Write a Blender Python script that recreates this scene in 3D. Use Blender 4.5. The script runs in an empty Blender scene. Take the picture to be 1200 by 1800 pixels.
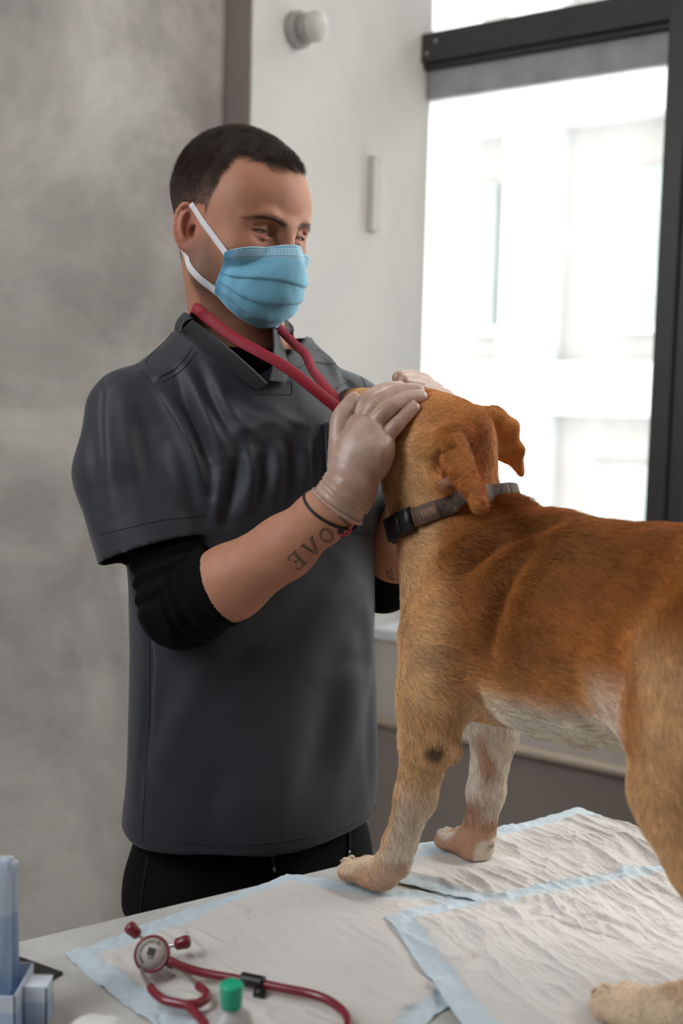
import bpy, bmesh, math, random
import numpy as np
from mathutils import Vector, Matrix
from mathutils.bvhtree import BVHTree
rng = np.random.default_rng(7)
random.seed(7)
SC = bpy.context.scene
COL = SC.collection

# ------------------------------------------------------------------ camera
FPX = 2000.0                                   # focal length in pixels of the 1200x1800 frame
PITCH, ROLL = math.atan(.0945), math.radians(1.4)
CAM = np.array([0, 0, 1.45])
_F = np.array([0, math.cos(PITCH), -math.sin(PITCH)])
_U0 = np.array([0, math.sin(PITCH), math.cos(PITCH)])
_R0 = np.array([1.0, 0, 0])
_R = math.cos(ROLL) * _R0 + math.sin(ROLL) * _U0
_U = math.cos(ROLL) * _U0 - math.sin(ROLL) * _R0
cam = bpy.data.cameras.new('camera')
cam.lens = FPX / 1800 * 36; cam.sensor_width = 36; cam.sensor_fit = 'AUTO'
cam.clip_start = .05; cam.clip_end = 200
cam.dof.use_dof = True; cam.dof.focus_distance = 1.36; cam.dof.aperture_fstop = 3.4
co = bpy.data.objects.new('camera', cam); COL.objects.link(co)
co.matrix_world = Matrix([[_R[0], _U[0], -_F[0], CAM[0]], [_R[1], _U[1], -_F[1], CAM[1]], [_R[2], _U[2], -_F[2], CAM[2]], [0, 0, 0, 1]])
SC.camera = co

# ------------------------------------------------------------------ world, sun, added fill lamps, exposure
SC.view_settings.view_transform = 'Standard'; SC.view_settings.look = 'None'
SC.view_settings.gamma = 1; SC.view_settings.use_curve_mapping = False
SC.view_settings.exposure = 1.0
w = bpy.data.worlds.new('overcast_sky'); SC.world = w; w.use_nodes = True
bg = w.node_tree.nodes['Background']
bg.inputs['Color'].default_value = (.93, .97, 1.0, 1); bg.inputs['Strength'].default_value = 3.2

WU = np.array([.82, -.57, 0]); WU /= np.linalg.norm(WU)      # along the window wall, away from the corner
WN = np.array([WU[1], -WU[0], 0])                             # into the room
WC = np.array([.208, 3.182, 0])                               # corner of pier and window plane


def room(u, n, z=0):
    return WC + WU * u + WN * n + np.array([0, 0, z])


sun = bpy.data.lights.new('sun', 'SUN'); sun.energy = .8; sun.angle = .02; sun.color = (1, .96, .9)
so = bpy.data.objects.new('sun', sun); COL.objects.link(so)
so.rotation_euler = Vector(tuple(-WN * .7 + WU * .25 + np.array([0, 0, -.8]))).to_track_quat('-Z', 'Y').to_euler()


def area(name, pos, target, sx, sy, power, color):
    l = bpy.data.lights.new(name, 'AREA'); l.shape = 'RECTANGLE'; l.size = sx; l.size_y = sy; l.energy = power; l.color = color
    o = bpy.data.objects.new(name, l); COL.objects.link(o); o.location = tuple(pos)
    o.rotation_euler = Vector(tuple(np.array(target) - np.array(pos))).to_track_quat('-Z', 'Y').to_euler()
    return o


area('bay_fill_lamp', room(2.2, .12, 2.45), room(.4, 1.7, 1.9), 1.7, 1.2, 26, (1.0, .98, .95))  # fill lamp added inside the room, brightens the pier and left wall
area('side_fill_lamp', room(.0, 3.1, 2.3), room(1.2, 2.0, 1.2), 1.4, 1.4, 25, (.90, .95, 1.0))  # added lamp in front of the solid left wall; no window is built there


# ------------------------------------------------------------------ pixel helpers (used only to read places off the photograph)
def P(px, py, Y):
    d = _F + (px - 600) / FPX * _R - (py - 900) / FPX * _U
    return CAM + d * (Y / d[1])


def PZ(px, py, z):
    d = _F + (px - 600) / FPX * _R - (py - 900) / FPX * _U
    return CAM + d * ((z - CAM[2]) / d[2])


def ray(px, py):
    d = _F + (px - 600) / FPX * _R - (py - 900) / FPX * _U
    return d / np.linalg.norm(d)


def proj(p):
    v = np.asarray(p) - CAM
    q = v @ _F
    return 600 + FPX * (v @ _R) / q, 900 - FPX * (v @ _U) / q


# ------------------------------------------------------------------ materials
def srgb(r, g, b):
    f = lambda c: (c / 255 / 12.92) if c / 255 <= .04045 else ((c / 255 + .055) / 1.055) ** 2.4
    return (f(r), f(g), f(b), 1)


class NT:
    def __init__(s, name):
        s.m = bpy.data.materials.new(name); s.m.use_nodes = True
        s.t = s.m.node_tree; s.b = s.t.nodes['Principled BSDF']; s.o = s.t.nodes['Material Output']

    def n(s, kind, **kw):
        x = s.t.nodes.new(kind)
        for k, v in kw.items():
            if hasattr(x, k): setattr(x, k, v)
            else: x.inputs[k.replace('_', ' ')].default_value = v
        return x

    def l(s, a, b):
        s.t.links.new(a, b)

    def coord(s, which='Object', scale=(1, 1, 1)):
        tc = s.n('ShaderNodeTexCoord'); mp = s.n('ShaderNodeMapping'); mp.inputs['Scale'].default_value = scale
        s.l(tc.outputs[which], mp.inputs['Vector']); return mp.outputs['Vector']

    def noise(s, vec, scale, detail=4, rough=.55, dist=0):
        x = s.n('ShaderNodeTexNoise'); x.inputs['Scale'].default_value = scale; x.inputs['Detail'].default_value = detail
        x.inputs['Roughness'].default_value = rough; x.inputs['Distortion'].default_value = dist
        s.l(vec, x.inputs['Vector']); return x.outputs['Fac']

    def ramp(s, fac, stops):
        r = s.n('ShaderNodeValToRGB'); e = r.color_ramp.elements
        while len(e) < len(stops): e.new(.5)
        for k, (p, c) in enumerate(stops):
            e[k].position = p; e[k].color = c if len(c) == 4 else (*c, 1)
        s.l(fac, r.inputs['Fac']); return r.outputs['Color']

    def mix(s, fac, a, b, mode='MIX'):
        x = s.n('ShaderNodeMix', data_type='RGBA', blend_type=mode)
        for v, i in ((fac, 0), (a, 6), (b, 7)):
            if hasattr(v, 'is_linked'): s.l(v, x.inputs[i])
            else: x.inputs[i].default_value = v
        return x.outputs[2]

    def bump(s, h, strength, dist):
        x = s.n('ShaderNodeBump'); x.inputs['Strength'].default_value = strength; x.inputs['Distance'].default_value = dist
        s.l(h, x.inputs['Height']); s.l(x.outputs['Normal'], s.b.inputs['Normal']); return x


def plain(name, col, rough=.6, metal=0, spec=.5, noise=0, nscale=30, bump=0, bscale=200, coat=0, sheen=0):
    t = NT(name); t.b.inputs['Roughness'].default_value = rough; t.b.inputs['Metallic'].default_value = metal
    t.b.inputs['Specular IOR Level'].default_value = spec; t.b.inputs['Coat Weight'].default_value = coat
    t.b.inputs['Sheen Weight'].default_value = sheen
    v = t.coord()
    f = t.noise(v, nscale, 5)
    c0 = tuple(x * (1 - noise) for x in col[:3]) + (1,); c1 = tuple(min(1, x * (1 + noise)) for x in col[:3]) + (1,)
    t.l(t.ramp(f, [(.3, c0), (.7, c1)]), t.b.inputs['Base Color'])
    if bump: t.bump(t.noise(v, bscale, 3), bump, .001)
    return t.m


# ------------------------------------------------------------------ mesh helpers
def mesh_obj(name, V, Fc, mat=None, parent=None, smooth=True, col=None, attrs=None):
    me = bpy.data.meshes.new(name)
    V = np.asarray(V, np.float32)
    if isinstance(Fc, np.ndarray):
        n, k = Fc.shape
        me.vertices.add(len(V)); me.vertices.foreach_set('co', V.ravel())
        me.loops.add(n * k); me.loops.foreach_set('vertex_index', Fc.astype(np.int32).ravel())
        me.polygons.add(n); me.polygons.foreach_set('loop_start', np.arange(0, n * k, k, dtype=np.int32))
        me.update(calc_edges=True)
    else:
        me.from_pydata([tuple(v) for v in V], [], [tuple(f) for f in Fc])
    if smooth:
        me.polygons.foreach_set('use_smooth', np.ones(len(me.polygons), bool))
    if col is not None:
        a = me.color_attributes.new('Col', 'FLOAT_COLOR', 'POINT')
        c = np.ones((len(V), 4), np.float32); c[:, :3] = col; a.data.foreach_set('color', c.ravel())
    for k, v in (attrs or {}).items():
        a = me.attributes.new(k, 'FLOAT', 'POINT'); a.data.foreach_set('value', np.asarray(v, np.float32))
    o = bpy.data.objects.new(name, me); COL.objects.link(o)
    if mat: me.materials.append(mat)
    if parent:
        o.parent = parent
        o.matrix_parent_inverse = parent.matrix_basis.inverted()
    return o


def empty(name, loc, label=None, cat=None, group=None):
    o = bpy.data.objects.new(name, None); COL.objects.link(o); o.location = tuple(loc); o.empty_display_size = .05
    return tag(o, label, cat, group)


def tag(o, label=None, cat=None, group=None, kind=None):
    if label: o['label'] = label
    if cat: o['category'] = cat
    if group: o['group'] = group
    if kind: o['kind'] = kind
    return o


def merge(parts):
    Vs, Fs, k = [], [], 0
    for V, F_ in parts:
        Vs += [tuple(v) for v in V]; Fs += [tuple(i + k for i in f) for f in F_]; k += len(V)
    return Vs, Fs


def boxm(lo, hi, frame=None, bev=.0):
    """box between lo and hi, edges bevelled; frame maps local coordinates to the world"""
    bm = bmesh.new(); bmesh.ops.create_cube(bm, size=1)
    lo, hi = np.array(lo, float), np.array(hi, float)
    for v in bm.verts:
        v.co = Vector(((lo + hi) / 2 + (hi - lo) * np.array(v.co)))
    if bev:
        bmesh.ops.bevel(bm, geom=bm.edges[:], offset=bev, segments=2, profile=.5, affect='EDGES')
    bm.verts.ensure_lookup_table()
    V = [np.array(v.co) for v in bm.verts]; Fs = [[v.index for v in f.verts] for f in bm.faces]; bm.free()
    if frame: V = [frame(*v) for v in V]
    return V, Fs


def frames_along(pts):
    pts = np.asarray(pts, float)
    T = np.gradient(pts, axis=0); T /= np.linalg.norm(T, axis=1)[:, None] + 1e-9
    up = np.array([0, 0, 1.0]) if abs(T[0][2]) < .9 else np.array([1.0, 0, 0])
    N = [np.cross(np.cross(T[0], up), T[0])]
    N[0] /= np.linalg.norm(N[0])
    for k in range(1, len(pts)):
        n = N[-1] - T[k] * (N[-1] @ T[k]); N.append(n / (np.linalg.norm(n) + 1e-9))
    N = np.array(N); return T, N, np.cross(T, N)


def tube(pts, r, seg=10, cap=True, flat=1.0):
    pts = np.asarray(pts, float); n = len(pts); r = np.broadcast_to(np.asarray(r, float), (n,))
    T, N, B = frames_along(pts)
    V, Fs = [], []
    for k in range(n):
        for j in range(seg):
            a = 2 * math.pi * j / seg
            V.append(pts[k] + r[k] * (math.cos(a) * N[k] * flat + math.sin(a) * B[k]))
    for k in range(n - 1):
        for j in range(seg):
            a, b = k * seg + j, k * seg + (j + 1) % seg
            Fs.append((a, b, b + seg, a + seg))
    if cap:
        Fs.append(tuple(range(seg))[::-1]); Fs.append(tuple((n - 1) * seg + j for j in range(seg)))
    return V, Fs


def spline(pts, n):
    """Catmull-Rom resample of a polyline into n points"""
    p = np.asarray(pts, float); m = len(p)
    q = np.vstack([2 * p[0] - p[1], p, 2 * p[-1] - p[-2]])
    out = []
    for t in np.linspace(0, m - 1 - 1e-6, n):
        k = int(t); f = t - k; a, b, c, d = q[k], q[k + 1], q[k + 2], q[k + 3]
        out.append(.5 * ((2 * b) + (c - a) * f + (2 * a - 5 * b + 4 * c - d) * f * f + (3 * b - a - 3 * c + d) * f ** 3))
    return np.array(out)


def lathe(profile, seg=32, frame=None):
    V, Fs = [], []
    for r, z in profile:
        for j in range(seg):
            a = 2 * math.pi * j / seg; V.append((r * math.cos(a), r * math.sin(a), z))
    n = len(profile)
    for k in range(n - 1):
        for j in range(seg):
            a, b = k * seg + j, k * seg + (j + 1) % seg
            Fs.append((a, b, b + seg, a + seg))
    Fs.append(tuple(range(seg))[::-1]); Fs.append(tuple((n - 1) * seg + j for j in range(seg)))
    if frame: V = [frame(*v) for v in V]
    return V, Fs


# ------------------------------------------------------------------ implicit sculpting: smooth unions on a grid, meshed with surface nets
class Sculpt:
    def __init__(s, lo, hi, h, org=(0, 0, 0), axes=None, sc=1.0):
        s.lo = np.array(lo, float); s.h = h
        s.n = np.ceil((np.array(hi, float) - s.lo) / h).astype(int) + 1
        s.f = np.full(tuple(s.n), .05, np.float32)
        s.sc = sc; s.org = np.array(org, float); s.A = np.eye(3) if axes is None else np.array(axes, float)   # rows = local axes in the world

    def loc(s, p):
        return s.A @ (np.asarray(p, float) - s.org) / s.sc

    def wld(s, p):
        return np.asarray(p, float) @ s.A * s.sc + s.org

    def grid(s, lo, hi):
        a = np.clip(np.floor((np.array(lo) - s.lo) / s.h).astype(int), 0, s.n)
        b = np.clip(np.ceil((np.array(hi) - s.lo) / s.h).astype(int) + 1, 0, s.n)
        if (b <= a).any(): return None, None
        ax = [(s.lo[k] + s.h * np.arange(a[k], b[k])).astype(np.float32) for k in range(3)]
        return tuple(slice(a[k], b[k]) for k in range(3)), (ax[0][:, None, None], ax[1][None, :, None], ax[2][None, None, :])

    def put(s, fn, lo, hi, k=.01, op='add'):
        m = k + .012
        sl, g = s.grid(np.array(lo) - m, np.array(hi) + m)
        if sl is None: return
        d = fn(*g).astype(np.float32); f = s.f[sl]
        if op == 'add':
            h = np.maximum(k - np.abs(f - d), 0) / max(k, 1e-6)
            s.f[sl] = np.minimum(f, d) - h * h * k * .25
        else:
            d = -d
            h = np.maximum(k - np.abs(f - d), 0) / max(k, 1e-6)
            s.f[sl] = np.maximum(f, d) + h * h * k * .25

    def ell(s, c, r, k=.01, op='add', rot=None):
        """ellipsoid; rot = 3x3 whose rows are its axes in local coordinates"""
        c = np.array(c, float); r = np.array(r, float); M = np.eye(3) if rot is None else np.array(rot, float)
        e = np.sqrt(((M * r[:, None]) ** 2).sum(0))

        def fn(X, Y, Z):
            X, Y, Z = X - c[0], Y - c[1], Z - c[2]
            q = [(M[i, 0] * X + M[i, 1] * Y + M[i, 2] * Z) for i in range(3)]
            k0 = np.sqrt(sum((q[i] / r[i]) ** 2 for i in range(3))) + 1e-6
            k1 = np.sqrt(sum((q[i] / r[i] ** 2) ** 2 for i in range(3))) + 1e-6
            return k0 * (k0 - 1) / k1
        s.put(fn, c - e, c + e, k, op)

    def cone(s, a, b, ra, rb, k=.01, op='add', flat=None, cut=None):
        """tapered capsule; flat=(axis, factor) squashes it along an axis; cut=(point, normal) trims it"""
        a, b = np.array(a, float), np.array(b, float); ab = b - a; L = ab @ ab; R = max(ra, rb)

        def fn(X, Y, Z):
            x, y, z = X - a[0], Y - a[1], Z - a[2]
            t = np.clip((x * ab[0] + y * ab[1] + z * ab[2]) / L, 0, 1)
            x, y, z = x - t * ab[0], y - t * ab[1], z - t * ab[2]
            q = x * x + y * y + z * z
            if flat is not None:
                ax, fac = np.array(flat[0], float), flat[1]; ax = ax / np.linalg.norm(ax)
                w_ = x * ax[0] + y * ax[1] + z * ax[2]
                q = q + w_ * w_ * (1 / fac ** 2 - 1)
            d = np.sqrt(q) - (ra + (rb - ra) * t)
            if cut is not None:
                p, nn = np.array(cut[0], float), np.array(cut[1], float); nn = nn / np.linalg.norm(nn)
                d = np.maximum(d, (X - p[0]) * nn[0] + (Y - p[1]) * nn[1] + (Z - p[2]) * nn[2])
            return d
        s.put(fn, np.minimum(a, b) - R, np.maximum(a, b) + R, k, op)

    def chain(s, pts, rad, k=.01, op='add', **kw):
        for i in range(len(pts) - 1):
            s.cone(pts[i], pts[i + 1], rad[i], rad[i + 1], k, op, **kw)

    def tri(s, a, b, c, th, k=.01):
        """rounded triangular plate of half-thickness th"""
        a, b, c = (np.array(v, float) for v in (a, b, c))
        ba, cb, ac = b - a, c - b, a - c; nor = np.cross(ba, ac)

        def fn(X, Y, Z):
            def dv(p, q): return [X - p[0], Y - p[1], Z - p[2]]
            def dot(u, v): return u[0] * v[0] + u[1] * v[1] + u[2] * v[2]
            pa, pb, pc = dv(a, 0), dv(b, 0), dv(c, 0)
            s_ = np.sign(dot(np.cross(ba, nor), pa)) + np.sign(dot(np.cross(cb, nor), pb)) + np.sign(dot(np.cross(ac, nor), pc))

            def ed(e, p):
                t = np.clip(dot(e, p) / (e @ e), 0, 1)
                return sum((e[i] * t - p[i]) ** 2 for i in range(3))
            d1 = np.minimum(np.minimum(ed(ba, pa), ed(cb, pb)), ed(ac, pc))
            d2 = dot(nor, pa) ** 2 / (nor @ nor)
            return np.sqrt(np.where(s_ < 2, d1, d2)) - th
        P3 = np.array([a, b, c]); s.put(fn, P3.min(0) - th, P3.max(0) + th, k)

    def stack(s, rows, k=.01, e=2.0, op='add'):
        """loft of (super)ellipses: rows of (z, cx, cy, a, b)"""
        R = np.array(rows, float); R = R[np.argsort(R[:, 0])]
        zs = R[:, 0]

        def fn(X, Y, Z):
            zz = Z.ravel(); g = [spl(zs, R[:, i], zz)[None, None, :] for i in range(1, 5)]
            q = (np.abs((X - g[0]) / g[2]) ** e + np.abs((Y - g[1]) / g[3]) ** e) ** (1 / e)
            d = (q - 1) * np.minimum(g[2], g[3])
            return np.maximum(d, np.maximum(zs[0] - Z, Z - zs[-1]))
        m = R[:, 3:].max()
        s.put(fn, (R[:, 1].min() - m, R[:, 2].min() - m, zs[0]), (R[:, 1].max() + m, R[:, 2].max() + m, zs[-1]), k, op)

    def sample(s, p):
        """field value at local points (trilinear)"""
        q = (np.asarray(p, float) - s.lo) / s.h
        i = np.clip(np.floor(q).astype(int), 0, s.n - 2); t = np.clip(q - i, 0, 1); out = 0
        for dx in (0, 1):
            for dy in (0, 1):
                for dz in (0, 1):
                    wgt = (t[:, 0] if dx else 1 - t[:, 0]) * (t[:, 1] if dy else 1 - t[:, 1]) * (t[:, 2] if dz else 1 - t[:, 2])
                    out = out + wgt * s.f[i[:, 0] + dx, i[:, 1] + dy, i[:, 2] + dz]
        return out

    def mesh(s):
        f = s.f; sg = f < 0
        c = [sg[dx:f.shape[0] - 1 + dx, dy:f.shape[1] - 1 + dy, dz:f.shape[2] - 1 + dz] for dx in (0, 1) for dy in (0, 1) for dz in (0, 1)]
        cnt = sum(x.astype(np.int8) for x in c)
        act = np.argwhere((cnt > 0) & (cnt < 8))
        idx = np.full(cnt.shape, -1, np.int32); idx[tuple(act.T)] = np.arange(len(act))
        cor = np.array([(dx, dy, dz) for dx in (0, 1) for dy in (0, 1) for dz in (0, 1)])
        val = np.stack([f[tuple((act + k).T)] for k in cor], 1)
        acc = np.zeros((len(act), 3)); num = np.zeros(len(act))
        for i in range(8):
            for j in range(i + 1, 8):
                if np.abs(cor[i] - cor[j]).sum() != 1: continue
                a, b = val[:, i], val[:, j]; m = (a < 0) != (b < 0)
                t = np.where(m, a / np.where(m, a - b, 1), 0)[:, None]
                acc += np.where(m[:, None], cor[i] + t * (cor[j] - cor[i]), 0); num += m
        V = s.lo + s.h * (act + acc / num[:, None])
        Q = []
        for ax in range(3):
            o1, o2 = np.eye(3, dtype=int)[(ax + 1) % 3], np.eye(3, dtype=int)[(ax + 2) % 3]
            sh = [slice(0, n) for n in f.shape]; s2 = list(sh); sh[ax] = slice(0, f.shape[ax] - 1); s2[ax] = slice(1, f.shape[ax])
            e = np.argwhere(sg[tuple(sh)] != sg[tuple(s2)])
            ok = np.ones(len(e), bool)
            for q in range(3):
                if q != ax: ok &= (e[:, q] > 0) & (e[:, q] < f.shape[q] - 1)
                else: ok &= e[:, q] < cnt.shape[q]
            e = e[ok]
            q = np.stack([idx[tuple((e - o).T)] for o in (o1 * 0, o1, o1 + o2, o2)], 1)
            inside = sg[tuple(e.T)]
            q[inside] = q[inside]; q[~inside] = q[~inside][:, ::-1]
            Q.append(q)
        Q = np.concatenate(Q); Q = Q[(Q >= 0).all(1)]
        return V, Q


def spl(x, y, q):
    """monotone-ish cubic interpolation"""
    x, y = np.asarray(x, float), np.asarray(y, float)
    m = np.gradient(y, x) if len(x) > 2 else np.full(len(x), (y[-1] - y[0]) / (x[-1] - x[0]))
    q = np.clip(q, x[0], x[-1]); i = np.clip(np.searchsorted(x, q) - 1, 0, len(x) - 2)
    h = x[i + 1] - x[i]; t = (q - x[i]) / h
    return (y[i] * (1 + 2 * t) * (1 - t) ** 2 + m[i] * h * t * (1 - t) ** 2 + y[i + 1] * t * t * (3 - 2 * t) + m[i + 1] * h * t * t * (t - 1))


def normals(V, Q):
    n = np.cross(V[Q[:, 2]] - V[Q[:, 0]], V[Q[:, 3 if Q.shape[1] > 3 else 1]] - V[Q[:, 1 if Q.shape[1] > 3 else 0]])
    if Q.shape[1] == 3: n = np.cross(V[Q[:, 1]] - V[Q[:, 0]], V[Q[:, 2]] - V[Q[:, 0]])
    N = np.zeros_like(V)
    for k in range(Q.shape[1]):
        for a in range(3): N[:, a] += np.bincount(Q[:, k], n[:, a], len(V))
    return N / (np.linalg.norm(N, axis=1)[:, None] + 1e-12)


def keep(V, Q, mask):
    """drop the vertices where mask is False, with their faces"""
    q = Q[mask[Q].all(1)]; used = np.zeros(len(V), bool); used[q.ravel()] = True
    m = np.cumsum(used) - 1
    return V[used], m[q], used


def smooth_rim(V, Q, it=6):
    """even out the open edges of a mesh"""
    e = np.concatenate([Q[:, [i, (i + 1) % Q.shape[1]]] for i in range(Q.shape[1])]); s = np.sort(e, 1)
    u, c = np.unique(s, axis=0, return_counts=True); b = u[c == 1]; V = V.copy()
    for _ in range(it):
        acc = np.zeros_like(V); n = np.zeros(len(V))
        for i, j in ((0, 1), (1, 0)):
            for a in range(3): acc[:, a] += np.bincount(b[:, i], V[b[:, j], a], len(V))
            n += np.bincount(b[:, i], minlength=len(V))
        m = n > 1; V[m] = .5 * V[m] + .5 * acc[m] / n[m][:, None]
    return V


def trim(V, Q, p, n, rad, h=.0035, c=.6):
    """open the flat cap left by a cut through p with normal n"""
    fn = np.cross(V[Q[:, 2]] - V[Q[:, 0]], V[Q[:, 3]] - V[Q[:, 1]]); fn /= np.linalg.norm(fn, axis=1)[:, None] + 1e-12
    fc = V[Q].mean(1); cap = (np.abs((fc - p) @ n) < h) & (np.linalg.norm(fc - p, axis=1) < rad) & (fn @ n > c)
    q = Q[~cap]; used = np.zeros(len(V), bool); used[q.ravel()] = True; m = np.cumsum(used) - 1
    return V[used], m[q]


def seg_dist(V, pts):
    """distance of every vertex to a polyline, and the parameter 0..1 along it"""
    pts = np.asarray(pts, float); best = np.full(len(V), 9.0); par = np.zeros(len(V)); n = len(pts) - 1
    for i in range(n):
        a, ab = pts[i], pts[i + 1] - pts[i]
        t = np.clip((V - a) @ ab / (ab @ ab + 1e-12), 0, 1)
        d = np.linalg.norm(V - a - t[:, None] * ab, axis=1); m = d < best
        best[m] = d[m]; par[m] = (i + t[m]) / n
    return best, par


def bvh_of(V, Q):
    return BVHTree.FromPolygons([tuple(v) for v in V], [tuple(int(i) for i in q) for q in Q])


def snap(bvh, pts, off=0.0, n=None):
    """drop photo points onto a surface; returns points and normals"""
    if n: pts = spline(pts, n)
    out, nn = [], []
    for x, y in pts:
        d = ray(x, y); h = bvh.ray_cast(Vector(CAM), Vector(d))
        if h[0] is None:
            h = bvh.find_nearest(Vector(P(x, y, out[-1][1] if out else 1.4)))
        q, m = np.array(h[0]), np.array(h[1])
        if m @ d > 0: m = -m
        out.append(q + m * off); nn.append(m)
    return np.array(out), np.array(nn)


def ribbon(pts, nor, width, thick, nseg=4):
    """flat strap along pts lying across the surface normals"""
    pts, nor = np.asarray(pts), np.asarray(nor); T = np.gradient(pts, axis=0)
    S = np.cross(T, nor); S /= np.linalg.norm(S, axis=1)[:, None] + 1e-9
    width = np.broadcast_to(np.asarray(width, float), (len(pts),))
    V, Fs = [], []
    for k in range(len(pts)):
        for sx, sn in ((-.5, 0), (-.45, 1), (.45, 1), (.5, 0)):
            V.append(pts[k] + S[k] * width[k] * sx + nor[k] * thick * sn)
    for k in range(len(pts) - 1):
        for j in range(4):
            a, b = 4 * k + j, 4 * k + (j + 1) % 4
            Fs.append((a, b, b + 4, a + 4))
    e = 4 * (len(pts) - 1); Fs += [(3, 2, 1, 0), (e, e + 1, e + 2, e + 3)]
    return V, Fs


def vnoise(p, scale, seed=0):
    """smooth value noise in -1..1 at points p (n,3)"""
    q = np.asarray(p) * scale + seed * 17.3; i = np.floor(q).astype(np.int64); t = q - i; t = t * t * (3 - 2 * t); out = 0
    for dx in (0, 1):
        for dy in (0, 1):
            for dz in (0, 1):
                hsh = ((i[:, 0] + dx) * 73856093 ^ (i[:, 1] + dy) * 19349663 ^ (i[:, 2] + dz) * 83492791) & 0xffff
                hsh = (hsh * 40503 + 12345) & 0xffff
                wgt = (t[:, 0] if dx else 1 - t[:, 0]) * (t[:, 1] if dy else 1 - t[:, 1]) * (t[:, 2] if dz else 1 - t[:, 2])
                out = out + wgt * (hsh / 32767.5 - 1)
    return out


def sstep(a, b, x):
    t = np.clip((x - a) / (b - a), 0, 1); return t * t * (3 - 2 * t)
# ================================================================== the room
def wall_mat(name, a, b, c, rough=.8, big=2.2, bump=.25):
    t = NT(name); v = t.coord('Object')
    n1 = t.noise(v, big, 6, .62, .6); n2 = t.noise(v, big * 5, 6, .6, .3); n3 = t.noise(v, 60, 4)
    col = t.ramp(n1, [(.36, a), (.5, b), (.64, c)])
    col = t.mix(t.ramp(n2, [(.42, (0, 0, 0)), (.75, (.35, .35, .35))]), col, c)
    t.l(col, t.b.inputs['Base Color']); t.b.inputs['Roughness'].default_value = rough
    t.bump(t.mix(.35, n2, n3), bump, .004)
    return t.m


M_plaster = wall_mat('grey_trowelled_plaster', srgb(126, 122, 119), srgb(158, 152, 146), srgb(206, 201, 194), big=1.15)
M_white = wall_mat('off_white_paint', srgb(204, 202, 197), srgb(214, 211, 206), srgb(222, 218, 212), big=1.5, bump=.12)
M_brown = wall_mat('raw_concrete_edge', srgb(132, 120, 112), srgb(142, 130, 122), srgb(150, 139, 130), big=3)
M_lower = wall_mat('taupe_wall_paint', srgb(150, 138, 130), srgb(156, 144, 136), srgb(162, 150, 142), big=2, bump=.08)
M_cream = wall_mat('cream_wall_paint', srgb(196, 186, 176), srgb(202, 193, 184), srgb(208, 200, 190), big=2, bump=.08)
M_floor = wall_mat('grey_screed', srgb(74, 71, 68), srgb(82, 79, 76), srgb(90, 87, 84), big=1.2)
M_frame = plain('dark_window_metal', srgb(52, 50, 50), .45, noise=.12, nscale=14, bump=.15, bscale=90)
M_rail = plain('worn_grey_rail', srgb(168, 168, 168), .5, noise=.2, nscale=12)
M_sill = plain('white_sill', srgb(214, 218, 222), .45, noise=.04)
M_pipe = plain('cream_painted_pipe', srgb(196, 178, 160), .4, noise=.05)


def rbox(name, lo, hi, mat, parent=None, bev=0.0, kind='structure'):
    V, Fs = boxm(lo, hi, lambda u, n, z: room(u, n, z), bev)
    o = mesh_obj(name, V, Fs, mat, parent, smooth=False)
    if kind and not parent: o['kind'] = kind
    return o


PN = .757 * np.hypot(.57, .82)                                # length of the white pier
rbox('floor', (-.3, -.3, -.1), (7.5, 7.0, 0), M_floor)
rbox('ceiling', (-.3, -.3, 3.3), (7.5, 7.0, 3.4), M_white)
rbox('wall_left', (-.35, PN - .02, 0), (-.067, 7.0, 3.3), M_plaster)
rbox('wall_pier', (-.35, -.3, 0), (0, PN - .004, 3.3), M_white, bev=.006)
rbox('trim_1', (-.069, PN - .006, 0), (-.0002, PN, 3.3), M_brown)
SILL_Z = 1.45 - .592
rbox('wall_window', (0, -.3, .62), (7.5, .2, SILL_Z - .03), M_cream)
rbox('wall_window_base', (0, -.3, 0), (7.5, .203, .62), M_lower)
rbox('trim_2', (0, -.3, SILL_Z - .03), (7.5, .215, SILL_Z), M_sill, bev=.004)
rbox('wall_back', (-.3, 7.0, 0), (7.5, 7.1, 3.3), M_plaster)
rbox('wall_right', (7.5, -.3, 0), (7.6, 7.1, 3.3), M_plaster)
rbox('wall_lintel', (0, -.3, 3.05), (7.5, .1, 3.3), M_white)
V, Fs = tube([room(u, .222, .612) for u in np.linspace(.0, 7.4, 20)], .014, 12)
pipe = mesh_obj('trim_3', V, Fs, M_pipe); pipe['kind'] = 'structure'

# window: dark metal frame, lower sashes with a worn grey rail, dusty glass
win = empty('window_1', room(0, 0, SILL_Z)); win['kind'] = 'structure'
tg = NT('dusty_glass'); nt = tg.t
tr = tg.n('ShaderNodeBsdfTransparent'); tr.inputs['Color'].default_value = (.97, .985, .98, 1)
gl = tg.n('ShaderNodeBsdfGlossy'); gl.inputs['Roughness'].default_value = .03
df = tg.n('ShaderNodeBsdfTranslucent'); df.inputs['Color'].default_value = (.9, .92, .92, 1)
m1 = tg.n('ShaderNodeMixShader'); m2 = tg.n('ShaderNodeMixShader'); fr = tg.n('ShaderNodeFresnel'); fr.inputs['IOR'].default_value = 1.3
vv = tg.coord('Object', (1, 1, .25))
dust = tg.ramp(tg.noise(vv, 7, 6, .6), [(.35, (.05, .05, .05)), (.75, (.12, .12, .12))])
tg.l(dust, m1.inputs[0]); tg.l(tr.outputs[0], m1.inputs[1]); tg.l(df.outputs[0], m1.inputs[2])
tg.l(fr.outputs[0], m2.inputs[0]); tg.l(m1.outputs[0], m2.inputs[1]); tg.l(gl.outputs[0], m2.inputs[2]); tg.l(m2.outputs[0], tg.o.inputs['Surface'])
M_glass = tg.m
ZT0, ZT1 = 2.365, 2.44
MUL = [.68 + k * .80 for k in range(9)]
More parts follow.
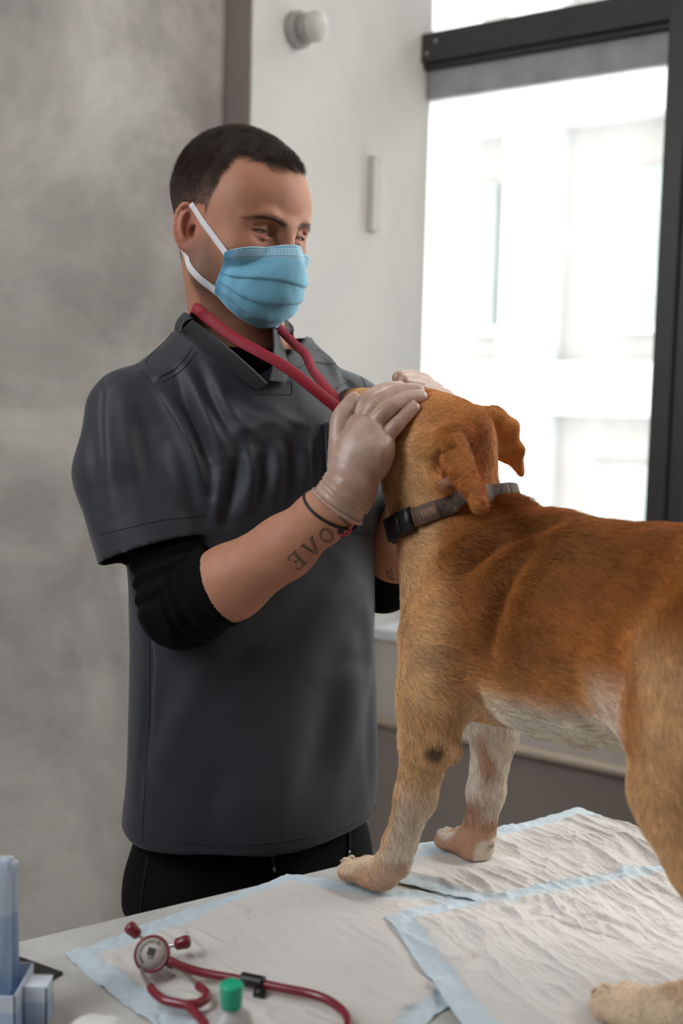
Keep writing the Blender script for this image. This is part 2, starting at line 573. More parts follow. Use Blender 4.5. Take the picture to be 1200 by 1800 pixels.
for k, u in enumerate(MUL):
    rbox('mullion', (u, -.05, SILL_Z), (u + .047, .055, 3.05), M_frame, win, .003)
    rbox('mullion', (u + .050, -.05, SILL_Z), (u + .088, .045, 3.05), M_frame, win, .003)
    rbox('glazing_bead', (u + .090, -.03, SILL_Z), (u + .104, .02, 3.05), M_rail, win, .002)
edges = [(-.0, MUL[0])] + [(MUL[k] + .104, MUL[k + 1]) for k in range(8)]
for k, (a, b) in enumerate(edges):
    rbox('transom', (a, -.05, ZT0), (b, .045, ZT1), M_frame, win, .003)
    rbox('transom_lip', (a, -.05, ZT0 - .014), (b, .03, ZT0 - .001), M_frame, win, .002)
    rbox('sash_rail', (a + .002, -.04, ZT0 - .088), (b - .002, .012, ZT0 - .015), M_rail, win, .003)
    rbox('bottom_rail', (a + .002, -.04, SILL_Z), (b - .002, .02, SILL_Z + .06), M_frame, win, .003)
    rbox('top_rail', (a, -.05, 3.0), (b, .045, 3.05), M_frame, win, .003)
    rbox('pane', (a + .002, -.012, SILL_Z + .06), (b - .002, -.007, ZT0 - .088), M_glass, win)
    rbox('pane', (a + .002, -.012, ZT1), (b - .002, -.007, 3.0), M_glass, win)
for (u, z) in ((.018, ZT0 + .022), (.045, ZT0 + .05)):
    V, Fs = lathe([(.001, .003), (.004, .0025), (.005, 0)], 10, lambda x, y, q: room(u + x, .045 + q, z + y))
    mesh_obj('bolt', V, Fs, M_rail, win)

# things fixed to the pier
def pier(n, z, out): return room(out, n, z)


def at_pier(px, py):
    """where a photo point meets the pier face"""
    d = ray(px, py); t = ((WC - CAM) @ WU) / (d @ WU); q = CAM + d * t - WC
    return q @ WN, q[2]


n0, z0 = at_pier(519, 54)
M_bell = plain('yellowed_white_plastic', srgb(206, 202, 194), .5, noise=.05)
M_bell2 = plain('darker_plastic_grille', srgb(168, 163, 156), .6, noise=.06)
bell = empty('ceiling_bell', room(0, n0, z0), 'round off-white plastic alarm fixed high on the white pier', 'alarm')
bell.name = 'alarm'
fm = lambda x, y, q: room(q, n0 + x, z0 + y)
V, Fs = lathe([(.04, 0), (.041, .003), (.041, .020), (.039, .023), (.01, .024)], 36, fm); mesh_obj('base', V, Fs, M_bell2, bell)
V, Fs = lathe([(.031, .0242), (.032, .04), (.031, .05)], 36, fm); mesh_obj('grille', V, Fs, M_bell2, bell)
V, Fs = lathe([(.0335, .0502), (.034, .06), (.030, .072), (.018, .080), (.004, .082)], 36, fm); mesh_obj('cap', V, Fs, M_bell, bell)
na, za = at_pier(653, 275); nb, zb = at_pier(652, 408)
strip = rbox('wall_bracket', (0, na - .02, zb), (.020, na + .016, za), M_bell, None, .003, None)
tag(strip, 'narrow vertical off-white strip fixed to the white pier beside the window', 'wall strip')

# the building across the street: pale facade with piers, bands and windows
bld = empty('building', room(2, -8.5, -4), 'pale sunlit building seen through the window glass', 'building')
M_fac = wall_mat('pale_render', srgb(112, 104, 99), srgb(117, 110, 105), srgb(121, 115, 110), big=.4)
M_facw = wall_mat('white_render', srgb(150, 148, 146), srgb(154, 152, 150), srgb(158, 156, 155), big=.4)
M_fwin = plain('far_window_glass', srgb(104, 110, 105), .5, noise=.2, nscale=2)
rbox('facade_wall', (-12, -9.3, -4), (20, -8.7, 6.6), M_fac, bld)
for k in range(-5, 11):
    rbox('pier', (k * 1.9 - .3, -8.72, -4), (k * 1.9 + .3, -8.4, 6.7), M_facw, bld, .02)
for z in (-1.6, 1.4, 4.4, 6.5):
    rbox('band', (-12, -8.72, z), (20, -8.45, z + .55), M_facw, bld, .02)
for k in range(-4, 9):
    for z in (-.85, 2.15):
        u = k * 1.9 + .45
        rbox('window', (u + .25, -8.72, z + .2), (u + .98, -8.6, z + 1.75), M_fwin, bld, .01)
        rbox('window_frame', (u + .18, -8.7, z + .1), (u + 1.05, -8.62, z + .2), M_facw, bld)
# ================================================================== the examination table and its pads
TZ = .896
TD = np.array([.84, .545, 0]); TD /= np.linalg.norm(TD)       # along the back edge, to the far corner
TN = np.array([TD[1], -TD[0], 0])                             # from the back edge toward the camera
TO = np.array([-.2215, 1.181, 0])


def tab(a, b, z=0): return TO + TD * a + TN * b + np.array([0, 0, z])


def tloc(p):
    q = np.asarray(p) - TO; return q @ TD, q @ TN


M_ttop = wall_mat('pale_worn_laminate', srgb(176, 172, 166), srgb(190, 186, 181), srgb(200, 197, 192), big=9, bump=.1)
M_tleg = plain('white_steel', srgb(200, 200, 200), .4)
table = empty('table', tab(.2, .4), 'pale worn table that the dog stands on', 'table')
A0, A1, B1 = -.42, .66, .86
V, Fs = boxm((A0, .0, TZ - .03), (A1, B1, TZ), lambda a, b, z: tab(a, b, z), .004); mesh_obj('table_top', V, Fs, M_ttop, table, False)
V, Fs = boxm((A0 + .05, .05, TZ - .09), (A1 - .05, B1 - .05, TZ - .031), lambda a, b, z: tab(a, b, z), .003); mesh_obj('apron', V, Fs, M_tleg, table, False)
for a in (A0 + .07, A1 - .07):
    for b in (.07, B1 - .07):
        V, Fs = boxm((a - .022, b - .022, 0), (a + .022, b + .022, TZ - .031), lambda a, b, z: tab(a, b, z), .004)
        mesh_obj('leg', V, Fs, M_tleg, table, False)

tp = NT('absorbent_pad'); tp.b.inputs['Roughness'].default_value = .75
at = tp.n('ShaderNodeAttribute'); at.attribute_name = 'Col'
vv = tp.coord('Object')
nn = tp.mix(.5, tp.noise(vv, 150, 5, .65, 1.2), tp.noise(vv, 420, 3, .6))
tp.l(at.outputs['Color'], tp.b.inputs['Base Color']); tp.b.inputs['Subsurface Weight'].default_value = .0
tp.bump(nn, .8, .0025)
tp.b.inputs['Sheen Weight'].default_value = .15
M_pad = tp.m
FLUFF, FILM = np.array(srgb(214, 208, 202)[:3]), np.array(srgb(198, 212, 220)[:3])
PADBV = []
PAWS = []                                                     # filled by the dog: (x, y, radius) that press the pads down


def pad(name, corners, z0, label, seed, border=.024, nx=290, ny=290, folds=(), lift=.006):
    """quilted pad on the table: four world corners (xy), thin film border, wrinkled fluffy middle"""
    c = np.array(corners, float)
    u, v = np.meshgrid(np.linspace(0, 1, nx), np.linspace(0, 1, ny), indexing='ij'); u, v = u.ravel(), v.ravel()
    p = (1 - u)[:, None] * ((1 - v)[:, None] * c[0] + v[:, None] * c[3]) + u[:, None] * ((1 - v)[:, None] * c[1] + v[:, None] * c[2])
    Lu = np.linalg.norm(c[1] - c[0]); Lv = np.linalg.norm(c[3] - c[0])
    p3 = np.c_[p, np.zeros(len(p))]
    # ragged outline
    wob = .006 * np.stack([vnoise(p3, 14, seed), vnoise(p3, 14, seed + 5)], 1) + .002 * np.stack([vnoise(p3, 60, seed + 2), vnoise(p3, 60, seed + 3)], 1)
    p = p + wob; p3 = np.c_[p, np.zeros(len(p))]
    e = np.minimum(np.minimum(u, 1 - u) * Lu, np.minimum(v, 1 - v) * Lv) + .004 * vnoise(p3, 40, seed + 7)
    inn = sstep(border - .004, border + .007, e)
    z = inn * (.0042 + .0012 * vnoise(p3, 22, seed + 1))
    # long quilting creases running along the pad, like squeezed fluff
    w3 = p3 + .02 * np.stack([vnoise(p3, 7, seed + 41), vnoise(p3, 7, seed + 42), 0 * u], 1)
    du = (c[1] - c[0]) / Lu; dv = (c[3] - c[0]) / Lv
    st = np.c_[w3[:, :2] @ du * .55, w3[:, :2] @ dv * 1.7, 0 * u]
    z += inn * (.0056 * (.5 - np.abs(vnoise(st, 17, seed + 11)) ** .6) + .0036 * (.5 - np.abs(vnoise(st, 40, seed + 12)) ** .6) + .0009 * (.5 - np.abs(vnoise(st, 95, seed + 14)) ** .7) + .0011 * (.5 - np.abs(vnoise(np.c_[st[:, 1], st[:, 0] * 1.3, st[:, 2]], 70, seed + 17)) ** .6))
    st2 = np.c_[w3[:, :2] @ du * 1.2, w3[:, :2] @ dv * .8, 0 * u]
    z += inn * .0024 * (.5 - np.abs(vnoise(st2, 21, seed + 15)) ** .6) * (vnoise(p3, 6, seed + 33) > -.2)
    z += (1 - inn) * (.0034 * np.abs(vnoise(p3, 28, seed + 21)) + .0026 * np.abs(vnoise(p3, 75, seed + 22)))
    z += .9 * lift * (vnoise(p3, 6, seed + 13) + .5) * sstep(0.005, .05, e)
    for pts, amp, wd in folds:
        d, _ = seg_dist(p3, np.c_[np.array(pts, float), np.zeros(len(pts))]); z += amp * np.exp(-(d / wd) ** 2)
    z = np.maximum(z, .0006)
    base = np.zeros(len(p))
    for bv in PADBV:
        for k in range(len(p)):
            h = bv.ray_cast(Vector((p[k, 0], p[k, 1], TZ + .2)), Vector((0, 0, -1)), .3)
            if h[0] is not None: base[k] = max(base[k], h[0].z - TZ + .0012)
    bg_ = base.reshape(nx, ny)
    for _ in range(5):
        bp_ = np.pad(bg_, 1, mode='edge'); bg_ = np.maximum(bg_, .25 * (bp_[:-2, 1:-1] + bp_[2:, 1:-1] + bp_[1:-1, :-2] + bp_[1:-1, 2:]))
    base = bg_.ravel()
    for (x, y, r) in PAWS:
        d = np.hypot(p[:, 0] - x, p[:, 1] - y); z *= .12 + .88 * sstep(r * .7, r * 1.9, d)
    z += np.maximum(z0, base)
    # the film hangs a little where it passes the table's edge
    a, b = (p - TO[:2]) @ TD[:2], (p - TO[:2]) @ TN[:2]
    over = np.maximum(np.maximum(-b - .003, 0), np.maximum(a - A1, 0)); z -= np.minimum(over * 1.1, .03) * sstep(0.004, .04, over)
    mixv = sstep(border * .35, border * 1.0, e) * .92 + .0
    mixv = np.clip(inn * .98 + .02 + 0 * mixv, 0, 1)
    mott = .5 + .5 * vnoise(p3, 26, seed + 31)
    film = FILM * (.94 + .1 * mott[:, None])
    colr = film * (1 - mixv[:, None]) + FLUFF * (.97 + .05 * mott[:, None]) * mixv[:, None]
    V = np.c_[p, TZ + z]
    i = np.arange(nx * ny).reshape(nx, ny)
    Q = np.stack([i[:-1, :-1], i[1:, :-1], i[1:, 1:], i[:-1, 1:]], -1).reshape(-1, 4)
    if np.cross(c[1] - c[0], c[3] - c[0]) < 0: Q = Q[:, ::-1]
    PADBV.append(bvh_of(V, Q))
    o = mesh_obj(name, V, Q, M_pad, col=colr)
    sm = o.modifiers.new('solid', 'SOLIDIFY'); sm.thickness = .0012; sm.offset = -1
    return tag(o, label, 'pad', 'disposable pads on the table')


def pxy(px, py): return PZ(px, py, TZ)[:2]
# ================================================================== the dog
DO = np.array([.082, 1.337, TZ + .006]); DA = np.array([-.69, .72, 0]); DA /= np.linalg.norm(DA)
DL = np.array([-DA[1], DA[0], 0])                             # the dog's left, toward the camera
DAX = np.array([DA, DL, [0, 0, 1.0]])
D = Sculpt((-.60, -.17, -.005), (.16, .19, .62), .0036, DO, DAX)


def dl(px, py, t):
    """dog coordinates of a photo point lying in the plane at side offset t"""
    d = ray(px, py); n = DL; p0 = DO + DL * t
    return D.loc(CAM + d * (((p0 - CAM) @ n) / (d @ n)))


# trunk: cross sections along the spine (s, z centre, half width, half height)
for c, r, k in (
    ((-.180, 0, .316), (.120, .080, .112), .03),              # ribs
    ((-.27, 0, .318), (.125, .078, .104), .04),               # loin and belly
    ((-.38, 0, .345), (.12, .070, .080), .04),
    ((-.455, 0, .345), (.085, .070, .080), .04),              # rump
    ((-.105, 0, .305), (.070, .062, .096), .04),              # fore chest
    ((-.180, 0, .399), (.11, .045, .038), .04),                # withers
    ((-.40, 0, .401), (.13, .045, .035), .04),
):
    D.ell(c, r, k)
D.cone((-.118, 0, .350), (-.052, 0, .445), .070, .053, .04)    # neck
D.cone((-.075, 0, .33), (-.048, 0, .44), .058, .050, .03)        # throat
D.ell((-.132, 0, .428), (.034, .034, .024), .02)               # ruff pushed up behind the collar
# head, lifted toward the man
D.ell((-.052, 0, .500), (.060, .056, .058), .025)
D.ell((-.034, .034, .484), (.040, .025, .046), .03); D.ell((-.034, -.034, .484), (.040, .025, .046), .03)
D.ell((-.015, 0, .520), (.05, .046, .042), .03)                # forehead
D.cone((.0, 0, .518), (.080, 0, .541), .040, .026, .03)
D.cone((.08, 0, .541), (.108, 0, .552), .026, .018, .015)
D.cone((.0, 0, .490), (.085, 0, .522), .026, .016, .02)        # lower jaw
D.ell((-.086, 0, .528), (.022, .02, .016), .02)                 # occiput
for sg in (1, -1):
    D.ell((.012, sg * .034, .540), (.016, .012, .012), .012)   # brow
    D.ell((.022, sg * .036, .531), (.010, .008, .008), .006, 'sub')
D.cone((.065, .026, .520), (.10, .010, .530), .004, .004, .004, 'sub'); D.cone((.065, -.026, .520), (.10, -.010, .530), .004, .004, .004, 'sub')
# near ear: flap folded back with its opening showing
e0, e1, e2 = dl(738, 782, .058), dl(808, 772, .075), dl(843, 888, .108)
e3 = dl(800, 830, .080)
D.tri(e1, e2, dl(778, 806, .090), .0040, .008)
D.tri(e1, e2, dl(826, 806, .074), .0045, .008)
D.tri(dl(778, 806, .090), e2, dl(800, 842, .098), .0035, .006)
D.cone(dl(752, 785, .056), dl(800, 772, .060), .016, .017, .016)
D.cone(dl(786, 778, .064), dl(812, 800, .074), .013, .008, .012)
D.cone(dl(757, 800, .060), dl(762, 840, .060), .009, .007, .012)
D.cone(dl(768, 850, .064), dl(790, 845, .072), .007, .006, .010)
D.ell(dl(775, 818, .072), (.013, .016, .014), .006, 'sub')
# far ear: rises from the skull and falls over
f0, f1, f2, f3, f4 = dl(838, 742, -.052), dl(868, 735, -.062), dl(898, 752, -.075), dl(914, 790, -.082), dl(916, 832, -.085)
g1, g2 = dl(858, 785, -.055), dl(886, 800, -.070)
D.cone(f0, f1, .018, .012, .016); D.cone(f1, f2, .010, .007, .010)
D.tri(f1, f2, g1, .0045, .014); D.tri(f2, f3, g2, .0045, .012); D.tri(f2, g1, g2, .0045, .012); D.tri(f3, f4, g2, .0042, .010)
# fore legs
D.ell((-.118, .058, .305), (.046, .028, .088), .035, rot=[[.93, 0, .36], [0, 1, 0], [-.36, 0, .93]])
D.chain([dl(766, 1130, .072), dl(760, 1225, .080), dl(752, 1300, .083)], [.036, .031, .0285], .03)
D.cone(dl(775, 1310, .083), dl(792, 1322, .083), .019, .009, .02)
D.chain([dl(752, 1300, .083), dl(730, 1400, .081), dl(702, 1482, .079), dl(692, 1518, .078)], [.0275, .0205, .0160, .0165], .012)
D.cone(dl(706, 1512, .076), dl(707, 1526, .075), .008, .006, .008)
q0 = dl(692, 1515, .078); q1 = dl(655, 1550, .078); q0 = np.array(q0); q1 = np.array(q1)
D.cone(q0, (q1[0] - .012, q1[1], .020), .0165, .0175, .012)
PAWN = np.array([q1[0] + .005, q1[1], 0])


def paw(cx, cy, r=1.0, spread=.010):
    for j, (off, fw) in enumerate(((-1.5, -.004), (-.5, .005), (.5, .005), (1.5, -.004))):
        D.cone((cx - .012 * r, cy + off * spread * .8, .017), (cx + (.021 + fw) * r, cy + off * spread * 1.08, .0110), .0108 * r, .0096 * r, .003)
    D.ell((cx - .016 * r, cy, .012), (.022 * r, .020 * r, .012), .012)
    for off in (-1, 0, 1):
        D.chain([(cx + .002, cy + off * spread * .95, .031), (cx + .018 * r, cy + off * spread * 1.02, .025), (cx + .034 * r, cy + off * spread * 1.05, .010)], [.0030, .0036, .0036], .003, 'sub')
    wp = D.wld((cx, cy, 0)); PAWS.append((wp[0], wp[1], .036))


paw(PAWN[0] + .004, PAWN[1], 1.1)
D.chain([dl(866, 1230, -.07), dl(868, 1290, -.078), dl(854, 1390, -.078), dl(842, 1462, -.078), dl(835, 1490, -.078)], [.034, .0265, .0205, .0180, .0175], .012)
D.cone(dl(852, 1474, -.078), dl(857, 1482, -.076), .0085, .0065, .008)
q0 = np.array(dl(835, 1490, -.078)); q1 = np.array(dl(812, 1515, -.078))
D.cone(q0, (q1[0] - .014, q1[1], .020), .0175, .018, .012); paw(q1[0] + .002, q1[1], 1.05)
# hind legs
for sg in (1, -1):
    t = sg * .074
    D.ell((-.442, t * .92, .30), (.078, .043, .118), .045, rot=[[.95, 0, .31], [0, 1, 0], [-.31, 0, .95]])
    D.cone((-.418, t * .95, .25), (-.412, t, .20), .053, .039, .04)
    D.chain([(-.406, t, .215), (-.428, t, .155), (-.443, t, .115)], [.040, .026, .019], .02)
    D.cone((-.455, t, .118), (-.462, t, .124), .014, .008, .014)
    hx = -.046 if sg > 0 else -.075; t2 = t * (1.46 if sg > 0 else 1.06)
    D.chain([(-.443, t, .115), (-.412 + hx, (t + t2) / 2, .05), (-.380 + hx, t2, .024)], [.0185, .0165, .0175], .012)
    paw(-.345 + hx, t2, 1.2, .0115)
    D.cone((-.385 + hx, t2, .03), (-.355 + hx, t2, .018), .017, .015, .012)
D.chain([(-.52, 0, .40), (-.56, 0, .34), (-.575, 0, .26)], [.024, .018, .012], .02)
D.cone((-.40, .05, .30), (-.34, .055, .28), .03, .02, .05)     # skin fold of the flank
dV, dQ = D.mesh()
dN = normals(dV, dQ)
# soft muscle and skin relief
s_, t_, z_ = dV.T
body = sstep(.10, .2, z_)
dV += dN * (body * (.0022 * vnoise(dV, 16, 3) + .0012 * vnoise(dV, 38, 4)))[:, None]
dV[:, 2] = np.maximum(dV[:, 2], .0005)


def dfold(pts_px, tt, amp, wd):
    global dV
    pts = np.array([dl(x, y, tt) for x, y in spline(pts_px, 14)])
    q = np.c_[dV[:, 0], np.full(len(dV), tt), dV[:, 2]]; d, par = seg_dist(q, pts)
    side = sstep(.0, .04, dV[:, 1])
    dV = dV + dN * (amp * np.exp(-(d / wd) ** 2) * side * np.sin(np.pi * np.clip(par, .04, .96)) ** .5)[:, None]


dfold([(945, 905), (900, 935), (855, 970), (825, 1010)], .07, -.009, .011)
dfold([(880, 900), (835, 935), (800, 970), (770, 990)], .07, .006, .014)
dfold([(905, 930), (885, 1000), (865, 1080), (850, 1150)], .09, -.006, .012)
dfold([(870, 960), (845, 1040), (830, 1130)], .09, .006, .02)
dfold([(770, 1060), (760, 1130), (800, 1200)], .09, .004, .025)
dfold([(1085, 1130), (1100, 1180), (1095, 1240)], .08, -.004, .015)
dN = normals(dV, dQ)
DW = D.wld(dV)
s_, t_, z_ = dV.T
# coat colours, by body region: fawn, russet saddle, cream underside, white socks
fawn, rust, cream, white = (np.array(srgb(*c)[:3]) for c in ((226, 182, 132), (176, 105, 42), (226, 212, 194), (222, 210, 196)))
dark, pink = np.array(srgb(62, 48, 44)[:3]), np.array(srgb(176, 130, 112)[:3])
nz = vnoise(dV, 11, 1); nf = vnoise(dV, 40, 2)
C = np.tile(fawn, (len(dV), 1))


def blend(c, w):
    global C
    w = np.clip(w, 0, 1)[:, None]; C = C * (1 - w) + np.asarray(c) * w


trunk = sstep(-.115, -.165, s_ + .02 * nz + .25 * (.33 - z_)) * sstep(.215, .275, z_ + .012 * nz) * (1 - sstep(-.345, -.395, s_ + .02 * nz) * sstep(.40, .32, z_ + .02 * nz))
shoulder = sstep(-.06, -.12, s_) * sstep(.30, .40, z_ + .02 * nz)
blend(np.array(srgb(204, 146, 86)[:3]), shoulder * .8)
blend(np.array(srgb(206, 140, 74)[:3]), trunk * .95)
blend(rust, trunk * sstep(.262, .315, z_ + .02 * nz) * .9)
blend(rust * .5, trunk * sstep(.31, .41, z_ + .03 * nz) * .7)
blend(rust * .55, trunk * np.exp(-((s_ + .20) / .06) ** 2 - ((z_ - .33) / .06) ** 2) * .75)
blend(rust, sstep(-.30, -.42, s_) * sstep(.34, .42, z_ + .02 * nz) * .8)
blend(rust, sstep(.40, .47, z_) * sstep(-.06, -.10, s_) * .7)                        # nape
blend(np.array(srgb(206, 150, 92)[:3]), sstep(.44, .47, z_) * sstep(-.12, -.09, s_) * .6)
blend(rust * 1.15, sstep(.50, .54, z_ + .01 * nz) * sstep(.05, .0, s_) * .5)              # crown
blend(np.array(srgb(214, 172, 122)[:3]), sstep(.06, .03, np.abs(z_ - .475)) * sstep(-.07, -.03, s_) * sstep(.01, .04, t_) * .7)
blend(cream, sstep(.272, .235, z_ + .012 * nz + .10 * np.abs(t_) * 0) * sstep(-.150, -.185, s_ + .10 * (z_ - .25)) * sstep(-.37, -.33, s_))   # belly
blend(cream, sstep(.028, .012, np.abs(t_)) * sstep(-.06, -.01, s_) * sstep(.44, .38, z_) * .85)                             # breast
blend(cream, sstep(.05, .075, s_ + .25 * (z_ - .36)) * 0 + sstep(-.035, .0, s_ - .1 * (z_ - .35)) * sstep(.47, .40, z_) * sstep(.2, .26, z_) * .75)
blend(cream, sstep(-.285, -.315, s_) * sstep(-.365, -.34, s_) * sstep(.315, .27, z_ + .01 * nz) * sstep(.2, .23, z_) * .7)
nearf = (t_ > 0) & (s_ > -.2); farf = (t_ < 0) & (s_ > -.2); hind = s_ < -.3
blend(cream, sstep(.115, .03, z_ + .02 * nz) * (nearf | hind) * .6)
back_edge = sstep(-.01, -.025, s_ - (-.052 + (z_ - .07) * -.30))
blend(white, back_edge * nearf * sstep(.17, .10, z_) * .75)
blend(white, sstep(.215, .19, z_) * farf * .95)
blend(np.array(srgb(170, 112, 70)[:3]), sstep(.25, .55, vnoise(dV, 34, 9)) * farf * sstep(.20, .16, z_) * .75)
blend(np.array(srgb(168, 116, 78)[:3]), sstep(.2, .5, vnoise(dV, 30, 10)) * nearf * sstep(.13, .10, z_) * .55)
blend(dark, sstep(.014, .008, np.linalg.norm(dV - dl(764, 1316, .100), axis=1)) * .75)       # elbow callus
blend(dark, sstep(.007, .004, np.linalg.norm(dV - dl(707, 1527, .075), axis=1)) * .9)
blend(dark, sstep(.008, .005, np.linalg.norm(dV - dl(858, 1483, -.076), axis=1)) * .9)
eard = np.full(len(dV), 9.0)
for pl in ([e1, e2], [dl(778, 806, .09), e2], [dl(826, 806, .074), e2], [f1, f2, f3, f4], [g2, f4], [f2, g2]):
    eard = np.minimum(eard, seg_dist(dV, pl)[0])
earw = sstep(.016, .009, eard)
blend(np.array(srgb(196, 128, 70)[:3]), earw * .6)
nose = sstep(.098, .104, s_) * sstep(.535, .545, z_)
blend(np.array(srgb(70, 50, 46)[:3]), nose); blend(np.array(srgb(110, 78, 66)[:3]), sstep(.085, .10, s_) * sstep(.53, .545, z_) * (1 - nose) * .8)
earin = sstep(.022, .010, np.linalg.norm(dV - dl(780, 835, .076), axis=1))
blend(pink, earin * .7); blend(dark * .5, sstep(.010, .005, np.linalg.norm(dV - dl(772, 815, .066), axis=1)))
C *= (1 + .10 * nf)[:, None]
C = np.clip(C, 0, 1)

tf = NT('dog_skin'); tf.b.inputs['Roughness'].default_value = .8
a_ = tf.n('ShaderNodeAttribute'); a_.attribute_name = 'Col'; tf.l(tf.mix(1, a_.outputs['Color'], (.92, .9, .88, 1), 'MULTIPLY'), tf.b.inputs['Base Color'])
tf.b.inputs['Specular IOR Level'].default_value = .25
tf.bump(tf.noise(tf.coord('Object'), 350, 3), .4, .002)
tfur = NT('dog_fur'); a_ = tfur.n('ShaderNodeAttribute'); a_.attribute_name = 'Col'; tfur.l(a_.outputs['Color'], tfur.b.inputs['Base Color'])
tfur.b.inputs['Roughness'].default_value = .55; tfur.b.inputs['Specular IOR Level'].default_value = .35
dog = empty('dog', DO, 'tan short-haired dog with pale socks and a collar standing on the padded table', 'dog')
dbody = mesh_obj('body', DW, dQ, tf.m, dog, col=C)


def hair(name, V, Q, colr, dirs, length, radius, count, weight, mat, parent, lift=.25, jitter=.35, npt=4, droop=.0, cvar=.12, seed=1, clump=0):
    """strands rooted on the mesh (V, Q) in world space: they leave along the normal and lie down along dirs"""
    g = np.random.default_rng(seed)
    tri = np.concatenate([Q[:, [0, 1, 2]], Q[:, [0, 2, 3]]])
    ar = np.linalg.norm(np.cross(V[tri[:, 1]] - V[tri[:, 0]], V[tri[:, 2]] - V[tri[:, 0]]), axis=1) * weight[tri].mean(1)
    pk = g.choice(len(tri), count, p=ar / ar.sum()); tr_ = tri[pk]
    a, b = g.random(count), g.random(count); m = a + b > 1; a[m], b[m] = 1 - a[m], 1 - b[m]
    wg = np.stack([1 - a - b, a, b], 1)
    ip = lambda X: (X[tr_] * (wg[:, :, None] if X.ndim == 2 else wg)).sum(1)
    N_ = normals(V, Q); p, nn, cc, dd, ll, rr = ip(V), ip(N_), ip(colr), ip(dirs), ip(length), ip(radius)
    nn /= np.linalg.norm(nn, axis=1)[:, None] + 1e-9
    dd += g.normal(0, jitter, (count, 3)) * (.25 + .75 * 1) * .5
    if clump: dd += clump * np.stack([vnoise(p, 90, 50 + k) for k in range(3)], 1)
    dd -= nn * (dd * nn).sum(1)[:, None]; dd /= np.linalg.norm(dd, axis=1)[:, None] + 1e-9
    ll = ll * g.uniform(.65, 1.25, count)
    lf = lift * g.uniform(.6, 1.4, count)
    pts = np.zeros((count, npt, 3), np.float32)
    for k in range(npt):
        t = k / (npt - 1)
        pts[:, k] = p + (dd * (t * (1 - .15 * t))[..., None] if False else dd * t) * ll[:, None] + nn * (lf * ll * (t - .55 * t * t) * 1.6)[:, None] + np.array([0, 0, -1.0]) * (droop * ll * t * t)[:, None]
    cd = bpy.data.hair_curves.new(name); cd.add_curves([npt] * count)
    cd.points.foreach_set('position', pts.reshape(-1))
    ra = (rr[:, None] * np.linspace(1, .35, npt)[None]).astype(np.float32).ravel()
    at_ = cd.attributes.get('radius') or cd.attributes.new('radius', 'FLOAT', 'POINT'); at_.data.foreach_set('value', ra)
    ca = np.ones((count, 4), np.float32); ca[:, :3] = np.clip(cc * (1 + g.normal(0, cvar, count))[:, None], 0, 1)
    at_ = cd.attributes.new('Col', 'FLOAT_COLOR', 'CURVE'); at_.data.foreach_set('color', ca.ravel())
    cd.materials.append(mat)
    o = bpy.data.objects.new(name, cd); COL.objects.link(o); o.parent = parent; o.matrix_parent_inverse = parent.matrix_basis.inverted()
    o['kind'] = 'stuff'
    return o


# fur lies from the nose back over the head, along the trunk and down the legs
fl = np.zeros_like(dV)
fl[:, 0] = -1; fl[:, 2] = -.25
wn = sstep(.40, .46, z_) * sstep(-.14, -.10, s_); fl = fl * (1 - wn[:, None]) + np.array([-.7, 0, -.55]) * wn[:, None]
wh = sstep(.47, .50, z_) * sstep(-.15, -.12, s_); fl = fl * (1 - wh[:, None]) + np.array([-1, 0, -.15]) * wh[:, None]
wl = np.clip(sstep(.27, .20, z_) * ((s_ > -.165) | (s_ < -.345)) + sstep(-.06, -.02, s_) * sstep(.42, .36, z_), 0, 1)
fl = fl * (1 - wl[:, None]) + np.array([-.15, 0, -1]) * wl[:, None]
wt = sstep(-.34, -.40, s_) * sstep(.42, .34, z_); fl = fl * (1 - wt[:, None]) + np.array([-.35, 0, -1]) * wt[:, None]
ruff = np.exp(-(((s_ + .155) / .03) ** 2 + ((z_ - .465) / .03) ** 2)); fl[:, 2] += 1.2 * ruff
ln = .012 + .005 * trunk + .018 * sstep(.25, .225, z_) * sstep(-.16, -.2, s_) * sstep(-.36, -.33, s_) + .010 * ruff
ln = np.where(z_ < .2, .0085, ln); ln = np.where(z_ < .045, .0026, ln); hdw = sstep(.455, .475, z_) * sstep(-.13, -.11, s_); ln = ln * (1 - hdw) + .0050 * hdw
ln *= 1 - .6 * sstep(.03, .07, s_) * (z_ > .4); ln *= 1 - .92 * nose
ln *= 1 - .6 * earin; ln *= 1 - .62 * earw
FURN = 230000
FURC = C * (1.04 + .12 * vnoise(dV, 60, 5) + .10 * vnoise(np.c_[s_ * .5, t_, z_ * 1.5], 60, 6))[:, None]
vis = .25 + .75 * sstep(-.03, .02, t_) + .45 * (t_ < -.03) * (z_ > .4) + .3 * (z_ < .22)
hair('fur', DW, dQ, FURC, D.wld(fl) - DO, ln, np.full(len(dV), .00024), FURN, vis * (1 + .8 * hdw), tfur.m, dog, lift=.16, jitter=.42, cvar=.22, clump=.28)
